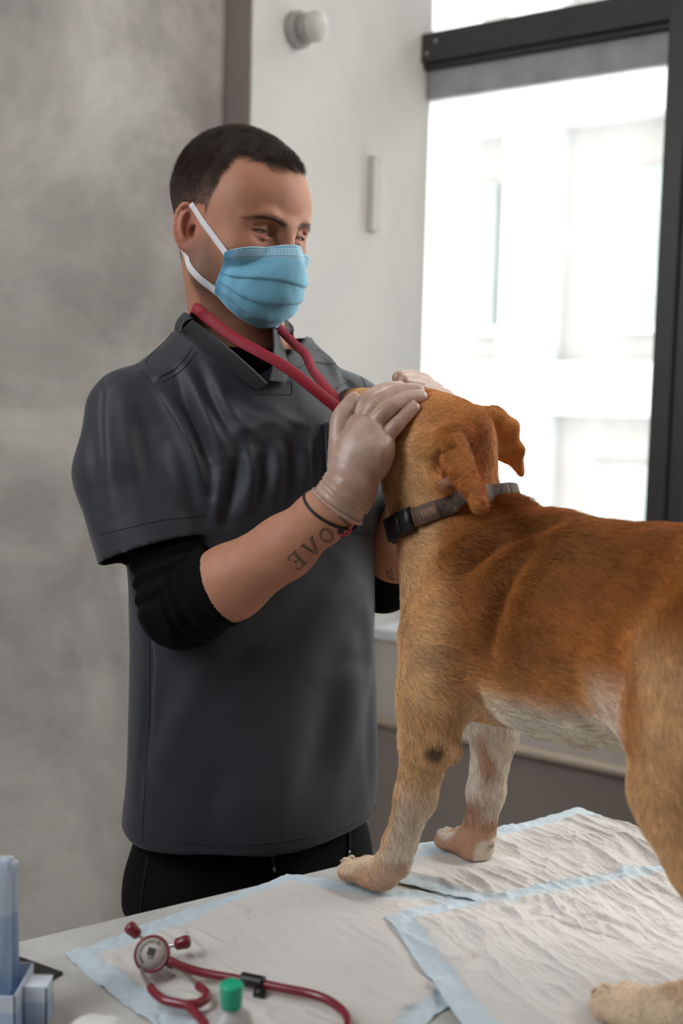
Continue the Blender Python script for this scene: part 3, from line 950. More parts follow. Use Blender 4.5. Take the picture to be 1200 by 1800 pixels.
# ---- the dog's collar
db = bvh_of(dV, dQ)
k1, k2 = dl(702, 928, .052), dl(868, 862, .035)
kc = (k1 + k2) / 2; kc[1] = 0; ke = k2 - k1; ke[1] = 0; ke /= np.linalg.norm(ke); kl = np.array([0, 1.0, 0]); kn_ = np.cross(ke, kl)
kn_ = kn_ if kn_[2] > 0 else -kn_
cp, cn = [], []
for a in np.linspace(0, 2 * math.pi, 121)[:-1]:
    d = ke * math.cos(a) + kl * math.sin(a); h = db.ray_cast(Vector(kc + d * .2), Vector(-d))
    r = np.linalg.norm(np.array(h[0]) - kc) if h[0] is not None else .06
    cp.append(r)
cp = np.array(cp)
for _ in range(12): cp = np.maximum(cp, .5 * (np.roll(cp, 1) + np.roll(cp, -1))) * .4 + .6 * (np.roll(cp, 1) + cp + np.roll(cp, -1)) / 3
an_ = np.linspace(0, 2 * math.pi, 121)[:-1]
dirs_ = ke * np.cos(an_)[:, None] + kl * np.sin(an_)[:, None]
cpts = kc + dirs_ * (cp + .0065)[:, None]
M_web = NT('camouflage_webbing'); vv = M_web.coord('Object')
M_web.l(M_web.ramp(M_web.noise(vv, 60, 3, .6, 1.5), [(.36, srgb(38, 33, 32)), (.47, srgb(92, 66, 48)), (.53, srgb(52, 46, 46)), (.64, srgb(120, 88, 62))]), M_web.b.inputs['Base Color'])
M_web.b.inputs['Roughness'].default_value = .8; M_web.bump(M_web.noise(vv, 900, 2), .4, .001); M_web = M_web.m


def collar_strip(i0, i1, wid, th, off, sgn=1):
    idx = np.arange(i0, i1 + 1) % 120; p = cpts[idx] + dirs_[idx] * off; V, Fs = [], []
    for q, d in zip(p, dirs_[idx]):
        for hgt, o_ in ((-.5, 0), (-.47, 1), (.47, 1), (.5, 0)): V.append(D.wld(q + kn_ * wid * hgt + d * th * o_))
    for k in range(len(p) - 1):
        for j in range(4):
            a, b = 4 * k + j, 4 * k + (j + 1) % 4; Fs.append((a, b, b + 4, a + 4))
    e = 4 * (len(p) - 1); Fs += [(3, 2, 1, 0), (e, e + 1, e + 2, e + 3)]
    return V, Fs


V, Fs = collar_strip(0, 120, .021, .0022, 0); collar = mesh_obj('collar', V, Fs, M_web, dog); collar['label'] = 'dark camouflage webbing collar with black buckle'
ib = int(np.argmin([math.dist(proj(D.wld(q)), (712, 927)) if q[1] > 0 else 1e9 for q in cpts]))
M_buck = plain('black_plastic', srgb(22, 21, 22), .45)
stp = 1 if math.dist(proj(D.wld(cpts[(ib + 6) % 120])), (760, 912)) < math.dist(proj(D.wld(cpts[(ib - 6) % 120])), (760, 912)) else -1
rng_ = lambda a, b: (ib + min(a * stp, b * stp), ib + max(a * stp, b * stp))
V, Fs = collar_strip(*rng_(-6, 4), .027, .0075, .0005); mesh_obj('buckle', V, Fs, M_buck, collar)
V, Fs = collar_strip(*rng_(-3, 1), .016, .0015, .008); mesh_obj('buckle_latch', V, Fs, M_buck, collar)
M_patch = plain('brown_webbing', srgb(88, 64, 50), .7)
V, Fs = collar_strip(*rng_(5, 13), .0212, .0010, .0024); mesh_obj('keeper_patch', V, Fs, M_patch, collar)
M_thr = plain('tan_stitching', srgb(176, 138, 106), .8); parts_ = []
for k in range(6):
    i_ = (ib + stp * (8 + .8 * k)); a, b = int(math.floor(i_)), i_ - math.floor(i_)
    q = cpts[a % 120] * (1 - b) + cpts[(a + 1) % 120] * b; d = dirs_[a % 120]
    parts_.append(tube([D.wld(q + d * .0038 - kn_ * .006), D.wld(q + d * .0038 + kn_ * .0045 - stp * .002 * np.cross(d, kn_))], .0006, 6))
V, Fs = merge(parts_); mesh_obj('stitching', V, Fs, M_thr, collar)
# ================================================================== the man
YAW = math.radians(30)
MO = np.array([-.125, 1.49, 0])
MF = np.array([math.sin(YAW), -math.cos(YAW), 0]); MR = np.array([-math.cos(YAW), -math.sin(YAW), 0])
MAX = np.array([MR, MF, [0, 0, 1.0]])
person = empty('person', MO, 'man in dark grey scrubs and blue face mask holding the dog\'s head in gloved hands', 'person')


def ml(p): return MAX @ (np.asarray(p, float) - MO)


def mp(px, py, Y): return ml(P(px, py, Y))


M_skin = NT('skin'); a_ = M_skin.n('ShaderNodeAttribute'); a_.attribute_name = 'Col'
vv = M_skin.coord('Object'); mott = M_skin.ramp(M_skin.noise(vv, 40, 4), [(.35, (.93, .90, .88)), (.65, (1.05, 1.05, 1.05))])
M_skin.l(M_skin.mix(1, a_.outputs['Color'], mott, 'MULTIPLY'), M_skin.b.inputs['Base Color'])
M_skin.b.inputs['Roughness'].default_value = .55; M_skin.b.inputs['Specular IOR Level'].default_value = .32
M_skin.b.inputs['Subsurface Weight'].default_value = .12; M_skin.b.inputs['Subsurface Radius'].default_value = (.012, .005, .003); M_skin.b.inputs['Subsurface Scale'].default_value = .6
M_skin.bump(M_skin.mix(.5, M_skin.noise(vv, 900, 3), M_skin.noise(vv, 220, 4)), .22, .0008)
M_skin = M_skin.m
SKIN = np.array(srgb(184, 130, 103)[:3])

# ---- joints read off the photograph
RS, RE, RW = np.array([.152, -.012, 1.430]), mp(322, 1068, 1.34), mp(602, 880, 1.25)
LS, LE, LW = np.array([-.152, -.012, 1.430]), mp(680, 1003, 1.56), mp(752, 835, 1.44)

# ---- body below the collar: trunk, neck root, arms
B = Sculpt((-.33, -.2, .86), (.33, .40, 1.62), .0036, MO, MAX)
B.stack([(.96, 0, 0, .11, .085), (1.1, 0, .005, .12, .09), (1.3, 0, 0, .145, .10), (1.42, 0, -.005, .14, .085), (1.48, 0, -.012, .09, .06), (1.52, 0, -.018, .06, .052)], .02)
B.cone((.05, -.012, 1.475), RS, .045, .045, .03); B.cone((-.05, -.012, 1.475), LS, .045, .045, .03)
B.cone((.003, -.015, 1.47), (.012, -.002, 1.56), .060, .056, .03)
FA = [RE, mp(405, 1024, 1.315), mp(500, 962, 1.285), mp(566, 908, 1.262), RW, mp(628, 845, 1.25)]
B.chain([RS, RS * .4 + RE * .6, RE], [.050, .042, .040], .02)
B.chain(FA, [.041, .0425, .0345, .0285, .0255, .020], .015)
LA = [LE, LE + (LW - LE) * .35, LE + (LW - LE) * .75, LW, mp(764, 795, 1.43)]
B.chain([LS, (LS + LE) / 2, LE], [.052, .043, .040], .02); B.chain(LA, [.041, .041, .030, .025, .020], .015)
bV, bQ = B.mesh()
bC = np.tile(SKIN, (len(bV), 1)) * (1 + .05 * vnoise(bV, 30, 3))[:, None]
bW = B.wld(bV)

# ---- head
HO = np.array([-.144, 1.461, 1.668])
yh, ph = math.radians(51), math.radians(11)
hf = np.array([math.sin(yh), -math.cos(yh), 0]); up = np.array([0, 0, 1.0])
HF = math.cos(ph) * hf - math.sin(ph) * up; HU = math.sin(ph) * hf + math.cos(ph) * up; HR = np.cross(HF, HU)
HAX = np.array([HR, HF, HU])
H = Sculpt((-.10, -.125, -.20), (.10, .145, .145), .0020, HO, HAX, .91)
H.ell((0, -.010, .042), (.0735, .094, .086), .02)
H.ell((0, .012, .035), (.070, .085, .078), .03)
H.ell((0, .052, .045), (.058, .046, .050), .03)                      # forehead
H.ell((0, .046, -.035), (.060, .052, .062), .03)                     # face block
for sg in (1, -1):
    H.chain([(sg * .060, .006, -.030), (sg * .055, .016, -.062), (sg * .022, .076, -.094)], [.017, .017, .018], .03)
    H.ell((sg * .046, .066, -.024), (.022, .022, .018), .02)         # cheekbone
    H.ell((sg * .050, .040, .020), (.018, .030, .04), .04)
    H.chain([(sg * .010, .0955, .014), (sg * .032, .0915, .0195), (sg * .053, .075, .0155)], [.0085, .0080, .007], .014)   # brow ridge
    H.ell((sg * .0350, .0985, .0045), (.0195, .0135, .0115), .012, 'sub')   # socket
    H.ell((sg * .0350, .0790, .0045), (.0160, .0130, .0128), .006)    # lids over the ball
    H.chain([(sg * .0185, .0910, -.0020), (sg * .0275, .0935, -.0006), (sg * .0385, .0915, -.0004), (sg * .0515, .0810, .0008)], [.0015, .0023, .0022, .0013], .0018, 'sub')   # lid opening, lowered
    H.chain([(sg * .018, .0920, .0085), (sg * .034, .0938, .0108), (sg * .052, .0830, .0082)], [.0013, .0017, .0013], .003, 'sub')     # lid crease
    H.chain([(sg * .020, .0918, -.0045), (sg * .034, .0932, -.0068), (sg * .050, .082, -.0042)], [.0014, .0018, .0014], .004)          # lower lid rim
H.cone((0, .0955, .012), (0, .099, .001), .0085, .0072, .012)
H.cone((0, .098, .002), (0, .1165, -.034), .0072, .0095, .012)      # nose
H.ell((.011, .104, -.036), (.008, .011, .008), .008); H.ell((-.011, .104, -.036), (.008, .011, .008), .008)
H.ell((0, .086, -.060), (.026, .014, .016), .014)
H.ell((0, .0975, -.057), (.022, .006, .005), .006); H.ell((0, .0965, -.067), (.020, .006, .0055), .006)
H.cone((-.022, .1005, -.062), (.022, .1005, -.062), .0016, .0016, .003, 'sub')
H.ell((0, .080, -.093), (.024, .017, .015), .02)                    # chin
# neck, leaning back to the collar
nb = H.loc(MO + MAX.T @ np.array([.006, -.012, 1.47])); nt_ = np.array([0, -.020, -.045])
H.cone(nt_, nb, .053, .060, .03)
H.cone((0, .012, -.075), nb + np.array([0, .012, .02]), .040, .046, .03)
for sg in (1, -1): H.cone((sg * .050, -.022, -.035), nb + np.array([sg * .010, .045, .012]), .012, .012, .02)
H.ell((0, .042, -.118), (.010, .010, .014), .02)
# ears
for sg in (1, -1):
    ec = np.array([sg * .0765, -.008, -.010])
    rt = np.array([[sg * .90, .42, 0], [-.40 * sg * sg, .88, .22], [.09, -.22, .97]]) if False else None
    ax_n = np.array([sg * .86, .50 * -1 * -1, .06]); ax_n /= np.linalg.norm(ax_n)
    ax_v = np.array([0, -.20, .98]); ax_v = ax_v - ax_n * (ax_v @ ax_n); ax_v /= np.linalg.norm(ax_v)
    ax_h = np.cross(ax_v, ax_n)
    R3 = np.array([ax_h, ax_v, ax_n])
    H.ell(ec, (.0185, .0320, .0055), .008, rot=R3)
    H.ell(ec + ax_n * .0055 + ax_v * .003, (.0125, .0225, .0045), .004, 'sub', rot=R3)
    hel = [ec + ax_h * (.0175 * math.cos(a)) + ax_v * (.030 * math.sin(a)) + ax_n * .0035 for a in np.linspace(math.radians(-200 if sg < 0 else -200), math.radians(35), 14)]
    hel2 = [ec + ax_h * (sg * -1 * sg * .0) + ax_v * 0 for _ in ()]
    back = -1 if (ax_h @ np.array([0, 1, 0])) > 0 else 1             # which way along ax_h is the back of the head
    hel = [ec + ax_h * (back * .0175 * math.cos(a)) + ax_v * (.0305 * math.sin(a)) + ax_n * .0035 for a in np.linspace(math.radians(-70), math.radians(170), 14)]
    H.chain(hel, [.0030] * 14, .003)
    anti = [ec + ax_h * (back * .0095 * math.cos(a)) + ax_v * (.019 * math.sin(a)) + ax_n * .0045 for a in np.linspace(math.radians(-75), math.radians(80), 9)]
    H.chain(anti, [.0026] * 9, .004)
    H.ell(ec - ax_v * .027 - ax_h * back * .004 + ax_n * .002, (.0085, .0085, .0045), .006, rot=R3)
    H.ell(ec - ax_h * back * .0135 - ax_v * .004 + ax_n * .003, (.004, .0065, .004), .004, rot=R3)
    H.ell(ec - ax_h * back * .007 - ax_v * .006 + ax_n * .001, (.006, .0085, .007), .004, 'sub', rot=R3)
hV, hQ = H.mesh()
hN = normals(hV, hQ)
x_, y_, z_ = hV.T
phi = np.degrees(np.abs(np.arctan2(x_, y_ + .01)))
HLP = [0, 20, 36, 48, 56, 62, 68, 76, 86, 105, 130, 180]; HLZ = [.083, .083, .087, .085, .064, .030, .000, -.016, -.016, -.028, -.054, -.070]
hz = np.interp(phi, HLP, HLZ) + .004 * vnoise(hV, 60, 2) + .003 * vnoise(hV, 170, 5)
earm = sstep(.071, .075, np.abs(x_)) * (z_ < .022) * (z_ > -.05) * (np.abs(y_ + .008) < .03)
scalp = sstep(-.007, .014, z_ - hz) * (1 - earm)
topw = sstep(.018, .108, z_ + .12 * np.clip(-y_ - .02, 0, .1) * 0 + .018 * (y_ < 0))
hC = np.tile(SKIN, (len(hV), 1))


def hb(c, w_):
    global hC
    w_ = np.clip(w_, 0, 1)[:, None]; hC = hC * (1 - w_) + np.asarray(c) * w_


hb(np.array(srgb(186, 118, 98)[:3]), sstep(.05, .01, np.abs(z_ + .03)) * sstep(.05, .09, y_) * .35)
hb(np.array(srgb(190, 112, 96)[:3]), earm * .45)
hb(np.array(srgb(120, 92, 78)[:3]), sstep(-.025, -.05, z_ + .03 * sstep(.03, .07, y_)) * sstep(.0, .01, y_) * sstep(-.125, -.11, z_) * .55)   # beard stubble
hb(np.array(srgb(120, 92, 78)[:3]), sstep(.055, .065, np.abs(x_)) * sstep(.0, -.03, z_) * sstep(-.01, .005, y_) * sstep(.06, .03, y_) * .5)
hb(np.array(srgb(62, 47, 40)[:3]), scalp * (.62 + .34 * topw) * sstep(-.004, .03, z_ - hz + .012))
hb(np.array(srgb(150, 100, 84)[:3]), np.exp(-(((np.abs(x_) - .0350) / .018) ** 2 + ((z_ - .0045) / .009) ** 2)) * (y_ > .06) * .45)
hb(np.array(srgb(176, 104, 92)[:3]), np.exp(-((x_ / .02) ** 2 + ((z_ + .062) / .008) ** 2)) * (y_ > .08) * .8)
hC *= (1 + .04 * vnoise(hV, 50, 4))[:, None]
hW = H.wld(hV)
nbv = len(bW)
body = mesh_obj('body', np.vstack([bW, hW]), np.vstack([bQ, hQ + nbv]), M_skin, person, col=np.vstack([bC, hC]))

# eyes
M_eye = NT('eye'); a_ = M_eye.n('ShaderNodeAttribute'); a_.attribute_name = 'Col'; M_eye.l(a_.outputs['Color'], M_eye.b.inputs['Base Color'])
M_eye.b.inputs['Roughness'].default_value = .08
for sg in (1, -1):
    bm = bmesh.new(); bmesh.ops.create_uvsphere(bm, u_segments=32, v_segments=24, radius=.0122)
    V = np.array([v.co[:] for v in bm.verts]); Fs = [[v.index for v in f.verts] for f in bm.faces]; bm.free()
    gz = np.array([0, .78, -.62]); a = np.arccos(np.clip(V @ gz / .0122, -1, 1))
    c = np.where(a[:, None] < .16, [.01, .008, .006], np.where(a[:, None] < .46, srgb(92, 84, 70)[:3], srgb(186, 172, 164)[:3]))
    mesh_obj('eye', H.wld(V + np.array([sg * .0350, .0785, .0035])), Fs, M_eye.m, person, col=c)

# hair: short dark crop, faded at the sides; brows
M_hair = NT('hair'); a_ = M_hair.n('ShaderNodeAttribute'); a_.attribute_name = 'Col'; M_hair.l(a_.outputs['Color'], M_hair.b.inputs['Base Color'])
M_hair.b.inputs['Roughness'].default_value = .42; M_hair.b.inputs['Specular IOR Level'].default_value = .55
hd = np.zeros_like(hV); hd[:, 1] = 1.0; hd[:, 2] = .25
sid = 1 - topw; hd = hd * topw[:, None] + np.array([0, -.15, -1.0]) * sid[:, None]
hl = .0022 + .0125 * topw * sstep(-.002, .02, z_ - hz) ** .5
hair('hair', hW, hQ, np.tile(np.array(srgb(64, 48, 40)[:3]), (len(hV), 1)) * (1 + .25 * (1 - topw))[:, None], H.wld(hd) - HO, hl, .00006 + .00004 * topw, 76000, scalp * sstep(0, .03, z_ - hz + .012) * (.85 + .15 * topw), M_hair.m, person, lift=.42, jitter=.8, npt=4, cvar=.3, seed=3, clump=.8)
bw = np.zeros(len(hV)); hbv = bvh_of(hV, hQ)


def hsnap(p): return np.array([hbv.find_nearest(Vector(q))[0] for q in p])


for sg in (1, -1):
    d, par = seg_dist(hV, hsnap(spline([(sg * .012, .105, .0150), (sg * .028, .104, .0185), (sg * .045, .094, .0190), (sg * .061, .078, .0130)], 14)))
    bw = np.maximum(bw, sstep(.0048, .0015, d + .0024 * par) * (y_ > .06))
bd = np.stack([np.sign(x_) * 1.0, -.3 + 0 * x_, .25 - 6 * np.maximum(np.abs(x_) - .03, 0)], 1)
hair('eyebrow', hW, hQ, np.tile(np.array(srgb(74, 52, 40)[:3]), (len(hV), 1)), H.wld(bd) - HO, np.full(len(hV), .0060), np.full(len(hV), .00009), 700, bw, M_hair.m, person, lift=.2, jitter=.35, cvar=.2, seed=5)
lw = np.zeros(len(hV))
for sg in (1, -1):
    d, par = seg_dist(hV, hsnap(spline([(sg * .021, .0945, .0002), (sg * .034, .0960, .0018), (sg * .052, .0840, .0030)], 10))); lw = np.maximum(lw, sstep(.0016, .0006, d))
hair('eyelash', hW, hQ, np.tile(np.array(srgb(40, 30, 26)[:3]), (len(hV), 1)), np.tile(HF * .8 - HU * .5, (len(hV), 1)), np.full(len(hV), .0042), np.full(len(hV), .00007), 110, lw + 1e-9, M_hair.m, person, lift=.3, jitter=.3, seed=6)

lid_ = [tube(H.wld(hsnap(spline([(sg * .0235, .0950, .0008), (sg * .0300, .0960, .0016), (sg * .0385, .0950, .0018), (sg * .0525, .0830, .0020)], 14)) + np.array([0, .0004, 0])), [.0002] + [.00045] * 12 + [.0002], 6) for sg in (1, -1)]
M_lash = plain('dark_lash', srgb(38, 28, 25), .7)
for V, Fs in lid_: mesh_obj('lash_line', V, Fs, M_lash, person)

# ---- undershirt: black, sleeves pushed up to the forearms
M_black = plain('black_jersey', srgb(10, 9, 10), .9, noise=.15, nscale=60, bump=.3, bscale=700, spec=.15)
U = Sculpt((-.33, -.2, 1.02), (.33, .30, 1.58), .0034, MO, MAX)
U.stack([(1.26, 0, 0, .140, .100), (1.35, 0, .002, .142, .102), (1.42, 0, 0, .135, .092), (1.47, .002, -.008, .105, .077), (1.505, .005, -.010, .076, .066), (1.53, .006, -.013, .067, .061)], .02)
U.cone((.05, -.012, 1.475), RS, .050, .050, .03); U.cone((-.05, -.012, 1.475), LS, .050, .050, .03)
fa = (FA[2] - FA[0]); fa /= np.linalg.norm(fa); cr = mp(394, 1035, 1.318)
ncut = np.array(ml(P(500, 985, 1.30) - P(384, 1040, 1.32) + MO)); ncut /= np.linalg.norm(ncut)
U.chain([RS, RS * .35 + RE * .65 + np.array([0, .0, .004]), RE + np.array([0, 0, .004])], [.054, .0480, .0500], .012)
U.cone(RE + np.array([0, 0, .004]), FA[1], .0500, .0462, .015, cut=(cr, ncut))
la = (LA[2] - LA[0]); la /= np.linalg.norm(la); crl = LE - la * .004
U.chain([LS, (LS + LE) / 2, LE], [.056, .049, .048], .012); U.cone(LE - la * .02, LE + la * .04, .0475, .046, .015, cut=(crl, la))
uV, uQ = U.mesh()
uV, uQ = trim(uV, uQ, cr, ncut, .07); uV, uQ = trim(uV, uQ, crl, la, .07); k_ = uV[:, 2] < 1.520
uV, uQ, _ = keep(uV, uQ, k_); uV = smooth_rim(uV, uQ); uN = normals(uV, uQ)
# bunched creases round the bent elbow
axr = RE - RS; axr /= np.linalg.norm(axr); arm = seg_dist(uV, [RS, RS * .35 + RE * .65, RE, FA[1]])
sv = arm[1]; near = np.clip(1 - np.abs(sv - .62) / .45, 0, 1) * (arm[0] < .075)
inner = ((uV - RE) @ (fa - axr)) ; wv = np.sin(sv * 75 + 3.0 * vnoise(uV, 22, 3) + 1.2 * vnoise(uV, 9, 5))
uV += uN * (near * (.0030 * wv + .0018 * vnoise(uV, 45, 6)))[:, None]
uo = mesh_obj('undershirt', U.wld(uV), uQ, M_black, person)
sm = uo.modifiers.new('solid', 'SOLIDIFY'); sm.thickness = .0022; sm.offset = -1

# ---- trousers and shoes
M_trs = plain('black_trousers', srgb(10, 9, 10), .85, noise=.12, nscale=20, bump=.25, bscale=500, spec=.2)
T = Sculpt((-.26, -.22, .04), (.26, .24, 1.02), .007, MO, MAX)
T.stack([(.80, -.016, .0, .150, .115), (.92, -.016, .0, .148, .118), (1.0, -.01, 0, .138, .11)], .03)
for sg in (1, -1):
    T.chain([(sg * .078 - .016, .0, .82), (sg * .09 - .012, .012, .48), (sg * .10, -.005, .09)], [.090, .077, .062], .05)
tV, tQ = T.mesh(); tN = normals(tV, tQ)
tV += tN * (.006 * vnoise(tV, 14, 3) + .003 * np.sin(tV[:, 2] * 60 + 3 * vnoise(tV, 6, 8)) * sstep(.9, .6, tV[:, 2]))[:, None]
trs = mesh_obj('trousers', T.wld(tV), tQ, M_trs, person)
tbv = bvh_of(T.wld(tV), tQ); M_dcord = plain('charcoal_cord', srgb(40, 40, 44), .6); M_tipm = plain('cord_tip_metal', srgb(150, 150, 156), .3, metal=1)
for px in ([(610, 1452), (612, 1475), (611, 1496)], [(474, 1486), (477, 1505), (480, 1524)]):
    pts, _ = snap(tbv, px, .0022, 14); V, Fs = tube(pts, .0016, 8); dc = mesh_obj('drawstring', V, Fs, M_dcord, trs)
    ax = pts[-1] - pts[-2]; ax /= np.linalg.norm(ax); V, Fs = tube([pts[-1] - ax * .001, pts[-1] + ax * .006], .0020, 8); mesh_obj('cord_tip', V, Fs, M_tipm, dc)
V, Fs = tube(snap(tbv, [(262, 1500), (252, 1560), (246, 1620)], .0008, 20)[0], .0009, 6); mesh_obj('side_seam', V, Fs, M_dcord, trs)
M_shoe = plain('black_rubber_shoe', srgb(28, 27, 28), .5)
for sg in (1, -1):
    S_ = Sculpt((sg * .1 - .08, -.16, -.005), (sg * .1 + .08, .22, .16), .006, MO, MAX)
    S_.cone((sg * .10, -.06, .045), (sg * .11, .13, .034), .045, .040, .02); S_.cone((sg * .10, -.05, .05), (sg * .10, -.02, .11), .045, .05, .03)
    sV, sQ = S_.mesh(); sV[:, 2] = np.maximum(sV[:, 2], .0)
    mesh_obj('shoe', S_.wld(sV), sQ, M_shoe, person)
# ---- scrub tunic
tt = NT('grey_scrub_cloth'); tt.b.inputs['Roughness'].default_value = .56; tt.b.inputs['Sheen Weight'].default_value = .22; tt.b.inputs['Sheen Roughness'].default_value = .45
tt.b.inputs['Specular IOR Level'].default_value = .35
vv = tt.coord('Object')
tt.l(tt.ramp(tt.noise(vv, 6, 4), [(.3, srgb(42, 44, 50)), (.7, srgb(46, 48, 55))]), tt.b.inputs['Base Color'])
tt.bump(tt.noise(vv, 1400, 2), .10, .0005)
M_tunic = tt.m
M_seam = plain('scrub_stitching', srgb(36, 37, 42), .7)
G = Sculpt((-.36, -.26, .88), (.36, .26, 1.60), .0033, MO, MAX)
G.stack([(.898, -.006, .010, .172, .137), (.95, -.008, .012, .170, .137), (1.05, -.010, .012, .166, .134), (1.15, -.010, .010, .163, .130), (1.25, -.006, .010, .165, .127),
         (1.34, 0, .006, .170, .124), (1.40, 0, .0, .170, .115), (1.45, 0, -.006, .150, .102), (1.485, .002, -.010, .115, .088), (1.515, .004, -.012, .088, .076), (1.545, .005, -.014, .076, .070)], .02, e=2.25)
G.cone((.055, -.012, 1.492), (.142, -.012, 1.426), .052, .058, .04); G.cone((-.055, -.012, 1.492), (-.142, -.012, 1.426), .052, .058, .04)
SE = RS * .30 + RE * .70 + np.array([.006, -.010, -.002]); sa = SE - np.array([.155, -.012, 1.43]); sl = np.linalg.norm(sa); sa /= sl
nse = ml(P(285, 1040, 1.36) - P(258, 952, 1.365) + MO); nse = .55 * nse / np.linalg.norm(nse) + .45 * sa; nse /= np.linalg.norm(nse)
G.chain([(.152, -.012, 1.43), (.152 + .008, .005, 1.36), SE + sa * .05], [.060, .070, .072], .010, cut=(SE, nse))
LSE = LS * .35 + LE * .65; lsa = LSE - np.array([-.155, -.012, 1.43]); lsa /= np.linalg.norm(lsa)
G.chain([(-.152, -.012, 1.43), LSE + lsa * .04], [.062, .070], .02, cut=(LSE, lsa))
gV, gQ = G.mesh()
hemz = .893 + .010 * sstep(.05, -.17, gV[:, 0])
gV, gQ = trim(gV, gQ, SE, nse, .13, .004); gV, gQ = trim(gV, gQ, LSE, lsa, .12, .004)
gV, gQ = trim(gV, gQ, np.array([0, 0, .898]), np.array([0, 0, -1.0]), .4, .006)
gV, gQ, _ = keep(gV, gQ, gV[:, 2] < 1.5385); gV = smooth_rim(gV, gQ, 5)
gN = normals(gV, gQ); gW = G.wld(gV)
gb = bvh_of(gW, gQ)
gNw = G.wld(gN) - MO


FOLDS = []


def fold(px, amp, wd, taper=True):
    """raise (amp>0) or sink a soft fold along a line on the cloth"""
    FOLDS.append((px, amp, wd, taper))


# sleeve and armhole
fold([(250, 655), (285, 675), (320, 735), (345, 800), (358, 880)], .0065, .010)
fold([(268, 668), (296, 684), (334, 738), (356, 792), (374, 868)], -.0085, .0085)
fold([(190, 650), (185, 730), (195, 830), (205, 930)], .0045, .016)
fold([(160, 720), (165, 800), (175, 900)], -.003, .012)
fold([(232, 700), (255, 780), (270, 890)], -.0035, .013)
fold([(215, 680), (228, 760), (240, 860)], .003, .012)
fold([(285, 770), (312, 840), (320, 905)], .0035, .011)
fold([(184, 655), (180, 720), (184, 830)], -.003, .004)
# chest: drapes from the yoke and neckband toward the bent arm
fold([(322, 640), (346, 690), (372, 750), (396, 800)], .0048, .0075)
fold([(306, 655), (326, 706), (352, 768), (376, 820)], -.0045, .0065)
fold([(348, 640), (368, 690), (392, 742), (415, 775)], -.0035, .0065)
fold([(372, 650), (392, 700), (420, 745), (450, 765)], .0035, .008)
fold([(395, 775), (428, 755), (475, 742), (520, 775)], .0035, .010)
fold([(420, 800), (410, 850), (396, 915)], -.0070, .0085)
fold([(432, 775), (440, 835), (434, 895)], .0055, .0075)
fold([(466, 790), (464, 835), (458, 880)], -.0055, .0070)
fold([(484, 770), (488, 820), (482, 885)], .0050, .0085)
fold([(512, 770), (514, 830), (502, 890)], -.0042, .0085)
fold([(535, 770), (538, 820), (528, 870)], .0032, .0085)
fold([(390, 830), (382, 880), (378, 930)], .0040, .0075)
fold([(470, 715), (500, 735), (540, 750)], .0025, .008)
fold([(556, 760), (552, 800), (548, 850)], -.0025, .007)
fold([(410, 690), (440, 715), (470, 720)], -.002, .007)
# body
fold([(640, 1000), (600, 1070), (540, 1150), (470, 1230)], .004, .03)
fold([(560, 1200), (500, 1300), (450, 1400)], .004, .028)
fold([(420, 1130), (360, 1200), (300, 1300), (270, 1380)], .004, .024)
fold([(470, 1100), (400, 1180), (330, 1290)], -.004, .022)
fold([(620, 1150), (615, 1250), (600, 1380)], .006, .026)
fold([(580, 1180), (570, 1290), (540, 1420)], -.005, .024)
fold([(655, 1180), (650, 1280), (655, 1400)], -.003, .018)
fold([(300, 1180), (280, 1250), (262, 1340)], -.004, .016)
fold([(245, 1050), (262, 1150), (258, 1260), (250, 1400)], -.0045, .008)
fold([(520, 1300), (500, 1390), (480, 1480)], .003, .02)
fold([(400, 1330), (380, 1400), (370, 1480)], -.003, .02)
fold([(590, 960), (560, 1030), (500, 1110), (430, 1150)], -.004, .025)
fold([(235, 1010), (250, 1040), (275, 1080)], -.004, .012)
fold([(640, 1040), (648, 1120), (645, 1180)], .004, .02)
fold([(540, 600), (580, 640), (600, 690)], .004, .012)
fold([(590, 640), (615, 680), (630, 720)], -.003, .010)
disp = np.zeros(len(gW))
for px, amp, wd, tp_ in FOLDS:
    pts, nn_ = snap(gb, px, 0, 16)
    d, par = seg_dist(gW, pts)
    disp += 1.35 * amp * np.exp(-(d / wd) ** 2) * np.sin(np.pi * np.clip(par, .06, .94)) ** .7
lowb = sstep(1.15, .90, gV[:, 2]); ang = np.arctan2(gV[:, 0], gV[:, 1])
disp += lowb * .0045 * np.sin(ang * 5 + 1.5 + .8 * vnoise(gV, 4, 2)) + .0016 * vnoise(gV, 14, 5) + .0008 * vnoise(gV, 34, 6)
gW = gW + gNw * disp[:, None]
gV = (gW - MO) @ MAX.T
# neck opening: a V at the front
VT = ml(P(470, 669, 1.372)); VTX, VTZ = VT[0], VT[2]
top = 1.545


def vhalf(z): return np.clip((z - VTZ) / (top - VTZ), 0, 1.2) * .078


vin = (np.abs(gV[:, 0] - (VTX * (1 - np.clip((gV[:, 2] - VTZ) / (top - VTZ), 0, 1)) + .005)) < vhalf(gV[:, 2])) & (gV[:, 1] > -.005) & (gV[:, 2] > VTZ)
gV, gQ, us = keep(gV, gQ, ~vin); gW = smooth_rim(gW[us], gQ, 4)
gN = normals(gV, gQ)
tunic = mesh_obj('tunic', gW, gQ, M_tunic, person)
sm = tunic.modifiers.new('solid', 'SOLIDIFY'); sm.thickness = .002; sm.offset = -1
gb = bvh_of(gW, gQ)


def seam(name, px, r=.0005, off=.0003, mat=None, n=None, parent=None):
    pts, _ = snap(gb, px, off, n or max(12, int(sum(math.dist(a, b) for a, b in zip(px, px[1:])) / 8)))
    V, Fs = tube(pts, r, 6); return V, Fs


